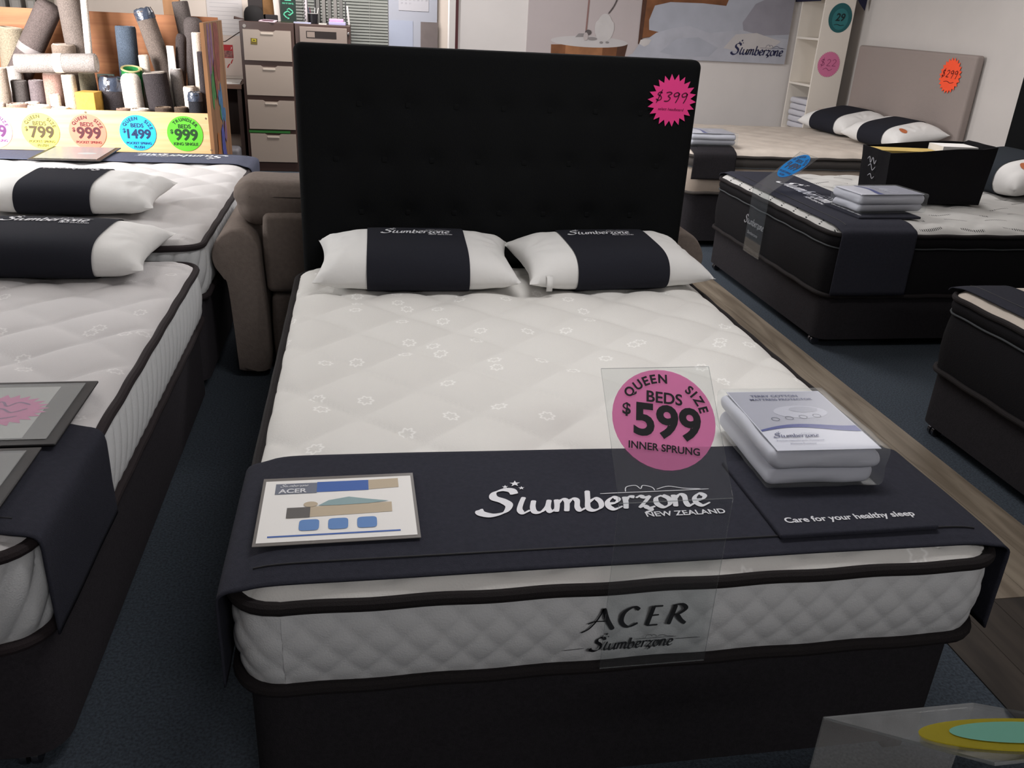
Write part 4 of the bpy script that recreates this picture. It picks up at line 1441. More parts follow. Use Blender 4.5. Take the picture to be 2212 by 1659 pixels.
ROLLS = [
    ('cream flat topped roll just above the bin rim under the fluffy beige roll', -2.274, 4.366, .868, .049, 0, '#d8cbbd', '#e2d6c8', 'spiral'),
    ('cream flat topped roll at the bin rim below the small white roll', -2.394, 4.374, .875, .061, 0, '#d6cabd', '#dfd2c4', 'spiral'),
    ('light beige low roll at the rim in front of the white roll', -1.829, 4.374, .873, .055, 0, '#b8aa9c', '#cfc3b6', 'spiral'),
    ('dark shaggy low roll at the rim below the charcoal roll, left of two', -1.692, 4.366, .888, .050, 0, '#4a3f38', '#6a5a4c', 'spiral'),
    ('dark shaggy low roll at the rim, right of two', -1.589, 4.358, .893, .041, 0, '#4c4138', '#6e5d4e', 'spiral'),
    ('brown low spiral roll at the rim below the plastic wrapped roll', -1.924, 4.376, .872, .042, 0, '#7a6358', '#9a8272', 'spiral'),
    ('brown low spiral roll at the rim towards the left edge', -2.514, 4.382, .880, .059, 0, '#8d7468', '#a58d7f', 'spiral'),
    ('small black plastic topped roll at the right end of the rim', -1.501, 4.358, .970, .043, .004, '#2c2c30', '#2c2c30', 'plastic'),
    ('thin cream roll end at the rim by the left edge of the photo', -2.612, 4.390, .879, .026, 0, '#d9cec2', '#e2d8cc', 'spiral'),
    ('long fluffy pale beige roll standing at the rim beside the yellow block', -2.226, 4.438, 1.046, .038, -.004, '#cbbfae', '#d9cfbf', 'spiral'),
    ('small white open roll at the rim in front of the pinkish roll', -2.317, 4.436, .930, .029, 0, '#ded3c6', '#c9bcad', 'flap'),
    ('thick white roll standing at the middle of the rim', -1.890, 4.486, 1.029, .057, -.034, '#ddd2c7', '#e6dcd2', 'dome'),
    ('small white roll behind the small black plastic topped roll', -1.546, 4.442, 1.001, .037, -.021, '#d8cdc2', '#a99c8e', 'flap'),
    ('thin dark grey roll against the right end board', -1.453, 4.400, 1.208, .023, 0, '#3a3536', '#4a4546', 'spiral'),
    ('charcoal roll with a torn shiny plastic wrap top', -2.006, 4.518, 1.021, .071, .05, '#3e3a3c', '#3e3a3c', 'plastic'),
    ('thick charcoal roll with pale rolled end', -1.749, 4.494, 1.066, .071, -.08, '#3b3637', '#8f867e', 'flap'),
    ('light grey roll with white edge right of the thick charcoal roll', -1.642, 4.585, 1.088, .037, -.053, '#8d8784', '#b5aea9', 'spiral'),
    ('pinkish beige roll below the horizontal roll', -2.345, 4.545, 1.040, .055, .02, '#a48478', '#bfa79a', 'flap'),
    ('mid grey roll below the left part of the horizontal roll', -2.448, 4.565, .996, .045, .03, '#6b6162', '#8b8180', 'spiral'),
    ('dark grey roll under the left end of the horizontal roll', -2.540, 4.545, .993, .045, .03, '#55504e', '#77706c', 'spiral'),
    ('greige roll at the left edge under the horizontal roll', -2.600, 4.455, 1.068, .036, .03, '#8f8275', '#b5a899', 'spiral'),
    ('cream flat topped roll at the rim behind the brown spiral', -2.463, 4.480, .880, .040, 0, '#d2c5b8', '#d9cdc0', 'spiral'),
    ('tall cream plank like roll beside the right end board', -1.481, 4.485, 1.309, .031, .01, '#c8bcae', '#d8ccbe', 'spiral'),
    ('olive grey roll behind the yellow block', -2.170, 4.605, 1.047, .046, .005, '#77705f', '#968e7c', 'spiral'),
    ('dark roll with a white capped top leaning in the right half', -1.610, 4.680, 1.255, .032, .10, '#443d3c', '#d9d3cc', 'dome'),
    ('slim cream roll standing behind the thick charcoal roll', -1.827, 4.610, 1.162, .030, -.02, '#d2c6b9', '#c0b2a2', 'spiral'),
    ('light grey roll behind the left end of the horizontal roll', -2.610, 4.700, 1.058, .043, -.05, '#aaa29b', '#c2bab2', 'spiral'),
    ('short taupe roll top peeping over the horizontal roll', -2.290, 4.650, 1.198, .066, .03, '#7d6f64', '#a09286', 'flap'),
    ('taupe roll with plastic tip leaning to the left in the middle', -1.826, 4.734, 1.396, .056, -.254, '#6d625b', '#6d625b', 'plastic'),
    ('tall dark grey roll with rounded top near the right end', -1.558, 4.846, 1.350, .058, .03, '#57504e', '#57504e', 'dome'),
    ('thin tall white roll beside the tall grey brown roll', -2.141, 4.690, 1.560, .021, .051, '#d5cbc1', '#d5cbc1', 'spiral'),
    ('tall grey brown roll rising out of the top of the photo', -2.258, 4.745, 1.600, .067, -.049, '#6f655f', '#8a8078', 'spiral'),
    ('blue grey roll standing upright in the middle of the bin', -1.943, 4.740, 1.315, .060, .02, '#4c5561', '#5d6671', 'spiral'),
    ('wide dark taupe roll with clear tape leaning right', -2.385, 4.800, 1.358, .074, .60, '#5d5350', '#5d5350', 'dome'),
    ('thick olive beige roll leaning at the left edge of the photo', -2.655, 4.905, 1.261, .074, .10, '#8f8471', '#a89d8a', 'flap'),
    ('dark grey roll leaning at the back near the wooden post', -1.640, 4.925, 1.465, .050, -.12, '#5a5350', '#5a5350', 'spiral'),
]
for (lb, x, y, z_, r, ln, c, e, kd) in ROLLS:
    carpet_roll(lb, x, y, z_, r, ln, c, e, kind=kd, band=(0.70, 0.745, 'clear_tape', '#8d8583', 0.15) if 'clear tape' in lb else None)

# horizontal speckled roll lying across the front rolls
o = MB()
r_ = 0.053
L_ = 0.44
o.lathe([(1e-7, 0), (r_ * .97, 0), (r_, .004)] + [(r_, L_ * k / 12) for k in range(1, 12)] + [(r_, L_ - .004), (r_ * .95, L_)], 30,
        jit=lambda i, k, n: 0.0012 * mnoise.noise((k * .7, i * .6, 9)))
o = o.build('carpet_roll', rollmat('#8f8782'), None, 60)
o.rotation_euler = (0, math.radians(87.6), 0)
o.location = (-2.491, 4.418, 1.102)
tag(o, 'speckled light grey roll lying horizontally across the others with white tape', 'carpet roll', 'carpet rolls in the plywood bin')
pr = []
k = r_ * .94
i = 0
while k > r_ * .25:
    pr += [(k, L_ + .001 - .003 * (i % 2)), (k - .005, L_ + .003 - .003 * (i % 2)), (k - .0075, L_ - .008)]
    k -= .0085
    i += 1
pr += [(1e-7, L_ - .02)]
MB().lathe(pr, 28).build('rolled_end', mat('roll_end_pale', '#cfc6be', rough=1.0), o, 60)
MB().lathe([(r_ * 1.01, L_ * .475), (r_ * 1.03, L_ * .476), (r_ * 1.03, L_ * .585), (r_ * 1.01, L_ * .586)], 30).build('paper_tape', mat('cream_paper_tape', '#e8dfd0', rough=.6), o, 40)

# green turf roll, yellow block and loose offcuts
o = MB()
sp = [(0.060 * math.cos(a) * (1 - a * .018), 0.060 * math.sin(a) * (1 - a * .018)) for a in [2 * PI * 2.1 * q / 60 for q in range(61)]]
vs = []
for (a, b) in sp:
    vs += [(a, b, 0.0), (a, b, 0.46)]
o.add(vs, [(2 * q, 2 * q + 2, 2 * q + 3, 2 * q + 1) for q in range(60)])
o = o.build('turf_roll', mat('green_turf', '#1f7a3c', rough=.9, bump=1.0, bscale=200, var=.2, vscale=80), None, 60)
so = o.modifiers.new('thick', 'SOLIDIFY'); so.thickness = 0.007
o.location = (-1.938, 4.650, 0.640)
o.rotation_euler = (math.radians(14), math.radians(6), 0)
tag(o, 'loosely rolled bright green turf offcut between the carpet rolls', 'turf roll')
MB().tube([(a * 1.0, b * 1.0, 0.462) for a, b in sp], 0.004, 6).build('beige_backing', mat('turf_backing', '#b9ad7c', rough=.9), o)
o = MB().soft(-.056, .056, -.06, .07, 0, .468, .006, 4, 0.0).build('foam_block', mat('yellow_foam', '#c79b45', rough=.95, var=.12, vscale=25, bump=.6, bscale=120), None, 40)
place(o, (-2.118, 4.405, 0.492), math.radians(-6))
tag(o, 'yellow foam block standing among the carpet rolls at the rim', 'foam block')
o = MB().grid(lambda i, j: (-.022 + .044 * i + .004 * math.sin(9 * j), .004 * math.sin(5 * i + 7 * j), .73 * j + .012 * mnoise.noise((i * 6, j * 2, 3)) * (j > .9)), 6, 16)
o = o.build('carpet_offcut', mat('pale_offcut', '#cfc9c2', rough=1), None, 60)
so = o.modifiers.new('thick', 'SOLIDIFY'); so.thickness = 0.006
place(o, (-1.672, 4.630, 0.492))
tag(o, 'torn white strip of carpet standing behind the light grey roll', 'carpet offcut')
o = MB().grid(lambda i, j: (-.05 + .1 * i, .012 * math.sin(2 * i), .545 * j), 8, 8).build('carpet_offcut', mat('green_grey_offcut', '#55605a', rough=1), None, 60)
so = o.modifiers.new('thick', 'SOLIDIFY'); so.thickness = 0.008
place(o, (-2.085, 4.700, 0.492))
tag(o, 'dull green grey strip of carpet behind the plastic wrapped roll', 'carpet offcut')

# ------------------------------------------------------------------ office corner behind the bin
M_CABB = mat('dark_brown_metal', '#41302b', rough=0.45, spec=0.4)
M_CABF = mat('putty_metal', '#9b8f84', rough=0.5, spec=0.4)
CF = 7.20


def cabinet(label, x0, x1, four):
    t = thing('filing_cabinet', label, 'filing cabinet', ((x0 + x1) / 2, CF + .31, 0))
    w = (x1 - x0) / 2
    MB().soft(-w, w, -.295, .30, 0.0, 1.315, .006, 1).build('body', M_CABB, t, 40)
    if four:
        for i in range(4):
            z0, z1 = 0.090 + i * 0.300, 0.090 + i * 0.300 + 0.258
            d = MB()
            pts = [(-w + .028, z0), (w - .028, z0), (w - .028, z1), (.075, z1), (.055, z1 - .012), (-.055, z1 - .012), (-.075, z1), (-w + .028, z1)]
            d.prism(pts, lambda u, v, q: (u, -.310 + q, v), 0.016)
            d = d.build('drawer', M_CABF, t, 0)
            MB().soft(-.055, .055, -.316, -.305, z1 - .040, z1 - .022, .004, 1).build('finger_pull', mat('putty_pull', '#b3a89c', rough=.4), d)
            if i == 0:
                MB().box(-w + .02, w - .08, -.306, -.296, z1 + .008, z1 + .030).build('green_strip', mat('green_file_edge', '#2a6a2c', rough=.7), t, 0)
    else:
        d = MB().soft(-w + .042, w - .03, -.312, -.297, 0.05, 1.292, .004, 1).build('door', mat('brown_grey_metal', '#7f736b', rough=.5), t, 40)
        MB().box(-w + .10, w - .125, -.3135, -.311, 1.198, 1.258).build('dark_slot', mat('slot_black', '#1d1412', rough=.6), d, 0)
        MB().box(-w + .107, -w + .175, -.3150, -.3136, 1.205, 1.251).build('slot_plate', mat('brown_grey_plate', '#85786f', rough=.5), d, 0)
        MB().soft(w - .026, w - .010, -.312, -.296, 1.235, 1.262, .006, 1).build('catch', M_CHROME, t)
    lk = MB().cyl((-w + .045, -.302, 1.275), (-w + .045, -.296, 1.275), 0.015).build('lock', mat('dull_lock', '#8c8884', rough=.35, metal=.8), t) if four else None
    return t


cabinet('putty and brown four drawer filing cabinet left of the black headboard', -1.573, -1.100, True)
cabinet('brown grey metal cabinet with a dark slot behind the black headboard', -1.092, -0.600, False)
o = MB().box(-.028, .028, -.0008, .0008, -.026, .026).build('drawer_note', mat('note_olive', '#5f5222', rough=.7), None, 0)
place(o, (-1.452, CF - .0015, 1.150), rot=(0, math.radians(3), 0))
tag(o, 'small olive and yellow note stuck on the top drawer', 'note')
rr = disc2(0, .008, .018, .011, 4)
MB().polys([[(-.018, -.002), (.018, -.002), (.018, .020), (-.018, .020)]], lambda u, v: (u, -.0014, v)).build('yellow_patch', mat('note_yellow', '#b5a82a', rough=.7), o, 0)
MB().polys([[(-.012, .003), (.012, .003), (.012, .014), (-.012, .014)]], lambda u, v: (u, -.0018, v)).build('dark_mark', mat('note_dark', '#4d4a14', rough=.7), o, 0)

CT = 1.3155
# things on the cabinets
t = thing('cap', 'black cap with curved brim on the left filing cabinet', 'cap', (-1.455, 7.34, CT))
mk = mat('black_cap_cloth', '#131111', rough=.9)
MB().lathe([(.085, 0), (.088, .03), (.084, .07), (.066, .105), (.035, .125), (1e-7, .130)], 24).build('crown', mk, t, 60)
MB().grid(lambda i, j: (-.085 - .085 * j, (-.5 + i) * .15 * (1 - .35 * j * j), .012 + .02 * j - .02 * (2 * i - 1) ** 2 * j), 10, 6).build('brim', mat('brown_brim', '#3d2c27', rough=.9), t, 60).modifiers.new('thick', 'SOLIDIFY').thickness = 0.004
o = MB().box(-.07, .07, -.055, .055, 0, .006).build('leaflet', mat('leaflet_pale', '#c9b5bd', rough=.5), None, 0)
place(o, (-1.325, 7.27, CT + .005), math.radians(-10), (math.radians(7), math.radians(2), math.radians(-10)))
tag(o, 'pale leaflet with dark print lying before the cap', 'leaflet')
MB().box(-.05, .05, -.035, .03, .0062, .0068).build('printed_panel', mat('leaflet_dark', '#4a2c3a', rough=.5), o, 0)
o = MB().box(-.055, .055, -.06, .06, 0, .055).build('black_case', mat('matt_black_case', '#191415', rough=.6), None, 0)
place(o, (-1.315, 7.42, CT), math.radians(15))
tag(o, 'low black case behind the pale leaflet on the cabinet', 'case')
MB().box(-.05, .05, -.055, .055, .0552, .058).build('lid', mat('case_lid', '#3a3536', rough=.4), o, 0)
t = thing('box_file', 'dark box file standing behind the cap on the cabinet', 'box file', (-1.445, 7.56, CT))
MB().box(-.065, .065, -.12, .12, 0, .32).build('case', mat('dark_file', '#1e1817', rough=.7), t, 0)
MB().box(-.062, .062, -.122, -.119, .05, .2).build('spine_label', mat('dark_file_label', '#2a2322', rough=.6), t, 0)
t = thing('box_file', 'brown cardboard file standing beside the white file on the cabinet', 'box file', (-1.330, 7.56, CT), 0, None, (0, math.radians(-2), 0))
MB().box(-.048, .048, -.12, .12, 0.002, .34).build('case', mat('brown_card', '#7d5a35', rough=.8, var=.1, vscale=20), t, 0)
MB().box(-.03, .03, -.1215, -.119, .18, .28).build('spine_label', mat('brown_card_label', '#8d6a42', rough=.8), t, 0)
t = thing('box_file', 'white file standing beside the dark green recycling sign', 'box file', (-1.247, 7.50, CT), 0, None, (0, math.radians(-3), 0))
MB().box(-.026, .026, -.12, .12, 0.002, .34).build('case', mat('white_file', '#c9c2bb', rough=.6), t, 0)
MB().box(-.018, .018, -.1215, -.119, .20, .30).build('spine_label', mat('white_file_label', '#d8d2cc', rough=.6), t, 0)

t = thing('counter_sign', 'dark green sign with mint arrows on the filing cabinets', 'sign', (-1.150, 7.36, CT))
MB().box(-.068, .068, -.004, .004, 0.004, .32).build('panel', mat('dark_green_card', '#14261f', rough=.35, spec=.5), t, 0)
MB().box(-.070, .070, -.03, .05, 0, .010).build('base', mat('sign_base_green', '#27301f', rough=.4), t, 0)
mint = mat('mint_print', '#52b58f', rough=.5)
mb = MB()
S_ = lambda P, w: pen(P, w, w, 0, 6, False)
fz = lambda u, v: (u, -.0048, v)
mb.polys(S_([(-.012, .072 + .034), (.006, .118), (.034, .100), (.040, .085), (.010, .062), (-.004, .066)], .010), fz)
mb.polys(S_([(.016, .082), (-.006, .096), (-.034, .080), (-.042, .066), (-.024, .046), (-.004, .036)], .010), fz)
mb.polys([[(-.012, .028), (.006, .030), (.002, .046)]], fz)
mb.polys(S_([(-.026, .205), (-.026, .186), (.026, .186), (.026, .205)], .011), fz)
mb.polys(off(text2('PAY IT ON Q.', 0.021, 0.0008, width=.098), 0.0, .158), fz)
mb.build('lettering', mint, t, 0)

t = thing('pencil_cup', 'black pen cup holding a few pens on the cabinet', 'cup', (-.935, 7.36, CT))
MB().lathe([(1e-7, 0), (.040, 0), (.047, .085), (.045, .085), (.038, .006), (1e-7, .006)], 20).build('cup', mat('black_plastic_cup', '#161417', rough=.4), t, 50)
MB().lathe([(.046, .083), (.049, .085), (.049, .089), (.045, .089)], 20).build('rim', mat('pale_rim', '#a9a6a4', rough=.4), t, 50)
for (x, y, lx, c_) in ((.01, .0, .012, '#b9b9b9'), (.022, .01, .03, '#c9c6c2'), (-.015, .005, -.01, '#5a2338'), (-.02, -.01, -.02, '#20283f')):
    MB().cyl((x, y, .01), (x + lx, y, .135), .004, n=8).build('pen', mat('pen_' + c_.strip('#'), c_, rough=.4), t)
t = thing('file_rack', 'upright grey wire rack of folders on the right cabinet', 'file rack', (-.79, 7.52, CT))
for i in range(5):
    MB().box(-.115 + i * .052, -.085 + i * .052, -.1, .1, .008, .30 - .012 * (i % 2)).build('folder', mat('grey_folder_%d' % (i % 2), '#6c6a66' if i % 2 else '#5b5a57', rough=.7), t, 0)
mb = MB().box(-.13, .15, -.11, .11, 0, .006)
mb.build('rack_base', mat('rack_metal', '#3b3a3c', rough=.4), t, 0)
for x in (-.128, .148):
    MB().tube([(x, -.105, .004), (x, -.105, .20), (x, .105, .20), (x, .105, .004)], .004, 8).build('wire_end', mat('rack_metal', '#3b3a3c'), t)
t = thing('wire_notebook', 'spiral bound notebook standing between the sign and the rack', 'notebook', (-1.000, 7.50, CT))
MB().box(-.012, .012, -.09, .09, 0, .24).build('pages', mat('pale_pages', '#b5aeb0', rough=.8), t, 0)
mb = []
for i in range(7):
    zz = .03 + i * .031
    MB().tube([(-.016 + .012 * math.cos(a), -.094, zz + .010 * math.sin(a)) for a in [2 * PI * q / 12 for q in range(12)]], .0022, 6, closed=True).build('spiral_loop', mat('loop_black', '#1d1518', rough=.4), t)
o = MB().soft(-.075, .075, -.045, .045, 0, .028, .004, 2).build('memo_block', mat('lilac_paper', '#a39cc0', rough=.8), None, 40)
place(o, (-.715, 7.27, CT), math.radians(-2))
tag(o, 'lilac paper block at the right end of the cabinets', 'paper block')
o = MB().soft(-.062, .062, -.035, .035, 0, .024, .004, 2).build('memo_block', mat('pink_paper', '#d79bc4', rough=.8), None, 40)
place(o, (-.722, 7.268, CT + .0285), math.radians(-2))
tag(o, 'pink paper block lying on the lilac block', 'paper block')
o = MB().box(-.075, .075, -.02, .02, 0, .012).build('paper_pad', mat('blue_white_pad', '#a7a9bf', rough=.7), None, 0)
place(o, (-1.025, 7.26, CT), math.radians(-3))
tag(o, 'thin blue white pad lying before the spiral notebook', 'paper pad')
o = MB().box(-.035, .035, -.02, .02, 0, .010).build('paper_pad', mat('pale_pad', '#c3bfb6', rough=.7), None, 0)
place(o, (-.845, 7.25, CT))
tag(o, 'small pale pad between the pen cup and the lilac block', 'paper pad')
o = MB().box(-.008, .008, -.08, .08, 0.0, .16).build('card_upright', mat('pale_card', '#c6c2c0', rough=.7), None, 0)
place(o, (-.612, 7.54, CT + .002), rot=(0, math.radians(-5), 0))
tag(o, 'pale card standing on edge at the right end of the rack', 'card')

# slatted blind behind the cabinets
t = thing('window_blind', 'grey horizontal slat blind behind the filing cabinets', 'blind', (-.72, 7.885, 0))
mb = MB()
for i in range(64):
    z_ = 0.72 + i * .027
    mb.add([(-.48, -.007, z_ - .012), (.48, -.007, z_ - .012), (.48, .006, z_ + .017), (-.48, .006, z_ + .017)], [(0, 1, 2, 3)])
o = mb.build('slats', mat('grey_slat', '#7d807a', rough=.6), t, 0)
MB().box(-.49, .49, -.02, .02, 2.43, 2.48).build('head_rail', mat('blind_rail', '#b5b5b0', rough=.5), t, 0)
for x in (-.3, .3):
    MB().cyl((x, -.016, .70), (x, -.016, 2.44), .0015, n=6).build('cord', mat('blind_rail', '#b5b5b0'), t)

# pale door panel with papers right of the blind
struct('door_1', MB().box(-.235, .242, 7.875, 7.915, 0, 2.1), mat('blue_white_door', '#a5a8b2', rough=.5))
PY = 7.872


def wall_paper(name, label, x0, x1, z0, z1, m, cat, y=PY, grp=None):
    o = MB().box(x0, x1, y - .003, y, z0, z1).build(name, m, None, 0)
    return tag(o, label, cat, grp)


o = wall_paper('wall_calendar', 'white wall calendar of small dates on the pale door', -.135, .158, 1.462, 1.80, mat('calendar_paper', '#b6b5ba', rough=.6), 'calendar')
T = []
n_ = 1
for r_i in range(6):
    for c_i in range(7):
        if n_ > 31:
            break
        T += off(text2(str(n_), .022), -.105 + c_i * .040, 1.66 - r_i * .033)
        n_ += 1
MB().polys(T, lambda u, v: (u, PY - .0036, v)).build('lettering', mat('calendar_ink', '#8c8a92', rough=.6), o, 0)
o = wall_paper('wall_sheet', 'pale blue sheet of paper on the door below the calendar', -.228, .004, 1.02, 1.372, mat('pale_blue_sheet', '#a2a9ba', rough=.6), 'sheet')
o = wall_paper('wall_sheet', 'brown grey sheet of paper on the door beside the pale blue one', .080, .250, .98, 1.368, mat('brown_grey_sheet', '#6f6664', rough=.6, var=.06, vscale=12), 'sheet', y=PY - .001)

# desk, notices and shelf left of the cabinets
t = thing('desk', 'brown edged desk with white papers left of the filing cabinets', 'desk', (-2.15, 7.55, 0))
MB().box(-.55, .555, -.32, .32, .735, .770).build('desk_top', mat('brown_desk', '#5e463a', rough=.5), t, 0)
for x in (-.53, .53):
    MB().box(x - .018, x + .018, -.30, .30, 0, .735).build('side_panel', mat('brown_desk_side', '#33251f', rough=.6), t, 0)
MB().box(-.51, .51, .27, .29, .25, .735).build('modesty_panel', mat('brown_desk_side', '#33251f'), t, 0)
o = MB().box(-.15, .15, -.2, .2, 0, .008).build('paper_sheet', M_WHITEPAPER, None, 0)
place(o, (-1.78, 7.50, .7705), math.radians(4))
tag(o, 'white papers lying on the desk end beside the filing cabinet', 'paper')
MB().box(.08, .13, -.198, -.15, .0082, .0105).build('folded_corner', mat('paper_edge', '#bdb7b0', rough=.7), o, 0)
o = MB().soft(-.12, .12, -.12, .12, 0, .22, .03, 2).build('waste_bin', mat('grey_bag', '#6a686b', rough=.6), None, 50)
place(o, (-1.76, 7.2, 0.0))
tag(o, 'grey bundle on the floor under the desk', 'bundle')
NY = 7.917
o = wall_paper('wall_notice', 'large white lined notice above the desk, partly behind the bin', -1.945, -1.62, 1.16, 1.75, mat('notice_white', '#d6d1cf', rough=.6), 'notice', NY)
mb = MB()
for i in range(14):
    z_ = 1.19 + i * .036
    mb.polys([[(-1.92, z_), (-1.65, z_), (-1.65, z_ + .0022), (-1.92, z_ + .0022)]], lambda u, v: (u, NY - .0036, v))
mb.build('printed_lines', mat('notice_line', '#a7a3a6', rough=.6), o, 0)
o = wall_paper('wall_notice', 'pinkish white sheet with a red island map below the lined notice', -1.945, -1.60, .79, 1.155, mat('notice_pink', '#d8c8bd', rough=.6), 'notice', NY)
MB().polys([[(-1.805, .866), (-1.795, .862), (-1.778, .890), (-1.768, .898), (-1.774, .905), (-1.79, .893)], [(-1.768, .905), (-1.757, .903), (-1.748, .925), (-1.738, .945), (-1.75, .942), (-1.76, .925)]], lambda u, v: (u, NY - .0036, v)).build('printed_map', mat('map_red', '#b22a2a', rough=.6), o, 0)
o = wall_paper('wall_flyer', 'small red and white flyer on the wall behind the bin post', -1.84, -1.735, .955, 1.075, mat('flyer_red', '#b01f26', rough=.6), 'flyer', NY - .004)
MB().polys([[(-1.835, .96), (-1.74, .96), (-1.74, 1.022), (-1.835, 1.022)]], lambda u, v: (u, NY - .0078, v)).build('printed_photo', mat('flyer_photo', '#8a5a55', rough=.6, var=.5, vscale=60), o, 0)
MB().polys(pen([(-1.752, 1.055), (-1.745, 1.05), (-1.755, 1.033)], .004, .004, 0, 3), lambda u, v: (u, NY - .0078, v)).build('white_mark', M_WHITEPAPER, o, 0)
o = MB().tube([(-1.90, NY - .006, 1.09), (-1.80, NY - .006, 1.105), (-1.70, NY - .006, 1.17), (-1.60, NY - .006, 1.23)], .004, 6).build('wall_cable', mat('brown_cable', '#3a2a24', rough=.6))
tag(o, 'thin dark cable running up the wall to the filing cabinet', 'cable')
MB().soft(-1.915, -1.895, NY - .012, NY - .001, 1.08, 1.10, .003, 1).build('cable_clip', M_WHITEPAPER, o)

t = thing('wall_shelf', 'shelf of upright files behind the carpet bin, top left of the photo', 'shelf', (-3.45, 7.76, 0))
MB().box(-.42, .42, -.14, .155, 1.085, 1.11).build('board', mat('shelf_brown', '#6a4a34', rough=.6), t, 0)
for x in (-.3, .3):
    MB().box(x - .012, x + .012, -.1, .155, .95, 1.085).build('bracket', mat('dull_lock', '#8c8884'), t, 0)
for i, (x, wd, c_, lb) in enumerate(((-3.775, .05, '#8d2a24', 'red file at the left end of the shelf, top left corner'), (-3.680, .10, '#b9b6b0', 'pale file beside the red file on the shelf'),
                                     (-3.545, .09, '#b4b1ab', 'pale file in the middle of the shelf, between two dark gaps'), (-3.415, .08, '#aaa79f', 'pale file near the right of the shelf, left of the narrow one'), (-3.320, .05, '#8f8a80', 'narrow grey file at the right end of the shelf'))):
    o = MB().box(-wd / 2, wd / 2, -.12, .12, 0, .31).build('lever_arch_file', mat('file_' + c_.strip('#'), c_, rough=.6), None, 0)
    place(o, (x, 7.77, 1.1105))
    tag(o, lb, 'file', 'upright files on the shelf')
    MB().box(-wd * .3, wd * .3, -.1215, -.1195, .19, .27).build('spine_label', mat('file_label', '#c9c6c0', rough=.6), o, 0)

# ------------------------------------------------------------------ photo mural on the back wall
t = thing('wall_mural', 'large bedroom photo mural with round side table on the back wall', 'mural', (0.93, 6.657, 1.185))
MW, MH = 2.44, 1.20
MB().box(0, MW, -.018, 0.0, 0, MH).build('canvas', mat('mural_edge', '#b5abab', rough=.6), t, 0)
pc = [('mural_wall', '#b9afaf', .03, 3), ('mural_wood', '#7a4f33', .25, 9), ('mural_wood_dark', '#4f3428', .15, 12), ('mural_white', '#c1bdbd', .04, 5), ('mural_sheet', '#b1b3bd', .08, 7), ('mural_grey', '#93919b', .10, 5),
      ('mural_lamp', '#8a6a66', .1, 9), ('mural_leaf', '#5b5454', .2, 30), ('mural_pillow', '#abaeb9', .06, 6), ('mural_shade', '#8b8686', .1, 10), ('mural_vase', '#c6c2c1', .05, 8), ('mural_warm', '#9a6a48', .2, 9), ('mural_ceiling', '#b4abaa', .03, 3)]
pm = [mat(a, b, rough=.55, spec=.3, var=c, vscale=d) for a, b, c, d in pc]
ly = [0]


def art(P, k):
    ly[0] += 1
    d_ = -.0186 - .0007 * ly[0]
    mm.polys(P, lambda u, v: (u - .93, d_, v - 1.185), k)


mm = MB()
art([[(.93, 1.185), (3.37, 1.185), (3.37, 2.385), (.93, 2.385)]], 0)
art([[(1.15, 1.05 + .135), (1.83, 1.185), (1.848, 1.29), (1.148, 1.262)]], 1)
art([[(1.28, 1.185), (1.62, 1.185), (1.62, 1.28), (1.28, 1.262)]], 11)
art([[(1.75, 1.185), (1.83, 1.185), (1.848, 1.29), (1.755, 1.28)]], 2)
art(fan(disc2(1.495, 1.298, .352, .046, 48)), 3)
art(fan([(1.36, 1.33), (1.44, 1.335), (1.455, 1.365), (1.39, 1.362)]), 9)
art([[(1.448, 1.36), (1.462, 1.36), (1.482, 2.38), (1.468, 2.38)]], 6)
art(fan([(1.62 + .088 * math.cos(a) * (1 if math.sin(a) < 0.5 else .82), 1.418 + .115 * math.sin(a)) for a in [2 * PI * q / 32 for q in range(32)]]), 10)
art(pen([(1.645, 1.535), (1.69, 1.60), (1.73, 1.70), (1.80, 1.90), (1.88, 2.1)], .012, .012, 0, 6), 7)
art(pen([(1.73, 1.66), (1.82, 1.68), (1.90, 1.66), (1.98, 1.72)], .006, .006, 0, 6), 9)
art(fan(disc2(1.475, 1.375, .03, .022, 12)), 7)
art(fan(disc2(1.515, 1.325, .045, .014, 12)) + fan(disc2(1.60, 1.297, .016, .010, 10)) + fan(disc2(1.655, 1.30, .016, .008, 10)), 9)
art(fan(disc2(1.455, 1.34, .022, .034, 12)), 12)
art([[(1.94, 1.30), (1.975, 1.30), (2.0, 2.385), (1.945, 2.385)]], 2)
art([[(1.975, 1.35), (2.5, 1.45), (2.78, 1.66), (2.78, 2.385), (2.0, 2.385)]], 1)
art(fan([(2.03, 1.42), (2.02, 1.50), (2.06, 1.62), (2.20, 1.655), (2.50, 1.66), (2.72, 1.65), (2.82, 1.58), (2.88, 1.42), (2.6, 1.36), (2.3, 1.38)]), 8)
art(fan([(2.70, 1.38), (2.69, 1.55), (2.74, 1.70), (2.9, 1.80), (3.37, 1.85), (3.37, 1.35), (3.0, 1.34)]), 8)
art(fan([(2.93, 1.42), (2.90, 1.52), (3.0, 1.68), (3.37, 1.85), (3.37, 1.44), (3.1, 1.42)]), 5)
art([[(1.84, 1.185), (3.37, 1.185), (3.37, 1.40), (3.1, 1.42), (2.9, 1.46), (2.6, 1.42), (2.4, 1.47), (2.25, 1.445), (2.1, 1.40), (2.0, 1.33), (1.96, 1.31), (1.9, 1.22)]], 4)
art(fan([(1.95, 1.30), (1.96, 1.335), (2.0, 1.345), (2.06, 1.34), (2.04, 1.30), (2.0, 1.28)]), 10)
art(fan([(2.15, 1.24), (2.3, 1.36), (2.5, 1.38), (2.7, 1.30), (2.62, 1.22), (2.35, 1.21)]), 8)
art(fan([(2.75, 1.30), (2.85, 1.42), (3.05, 1.44), (3.3, 1.38), (3.2, 1.30), (2.95, 1.27)]), 3)
mm.build('printed_picture', pm, t, 0)
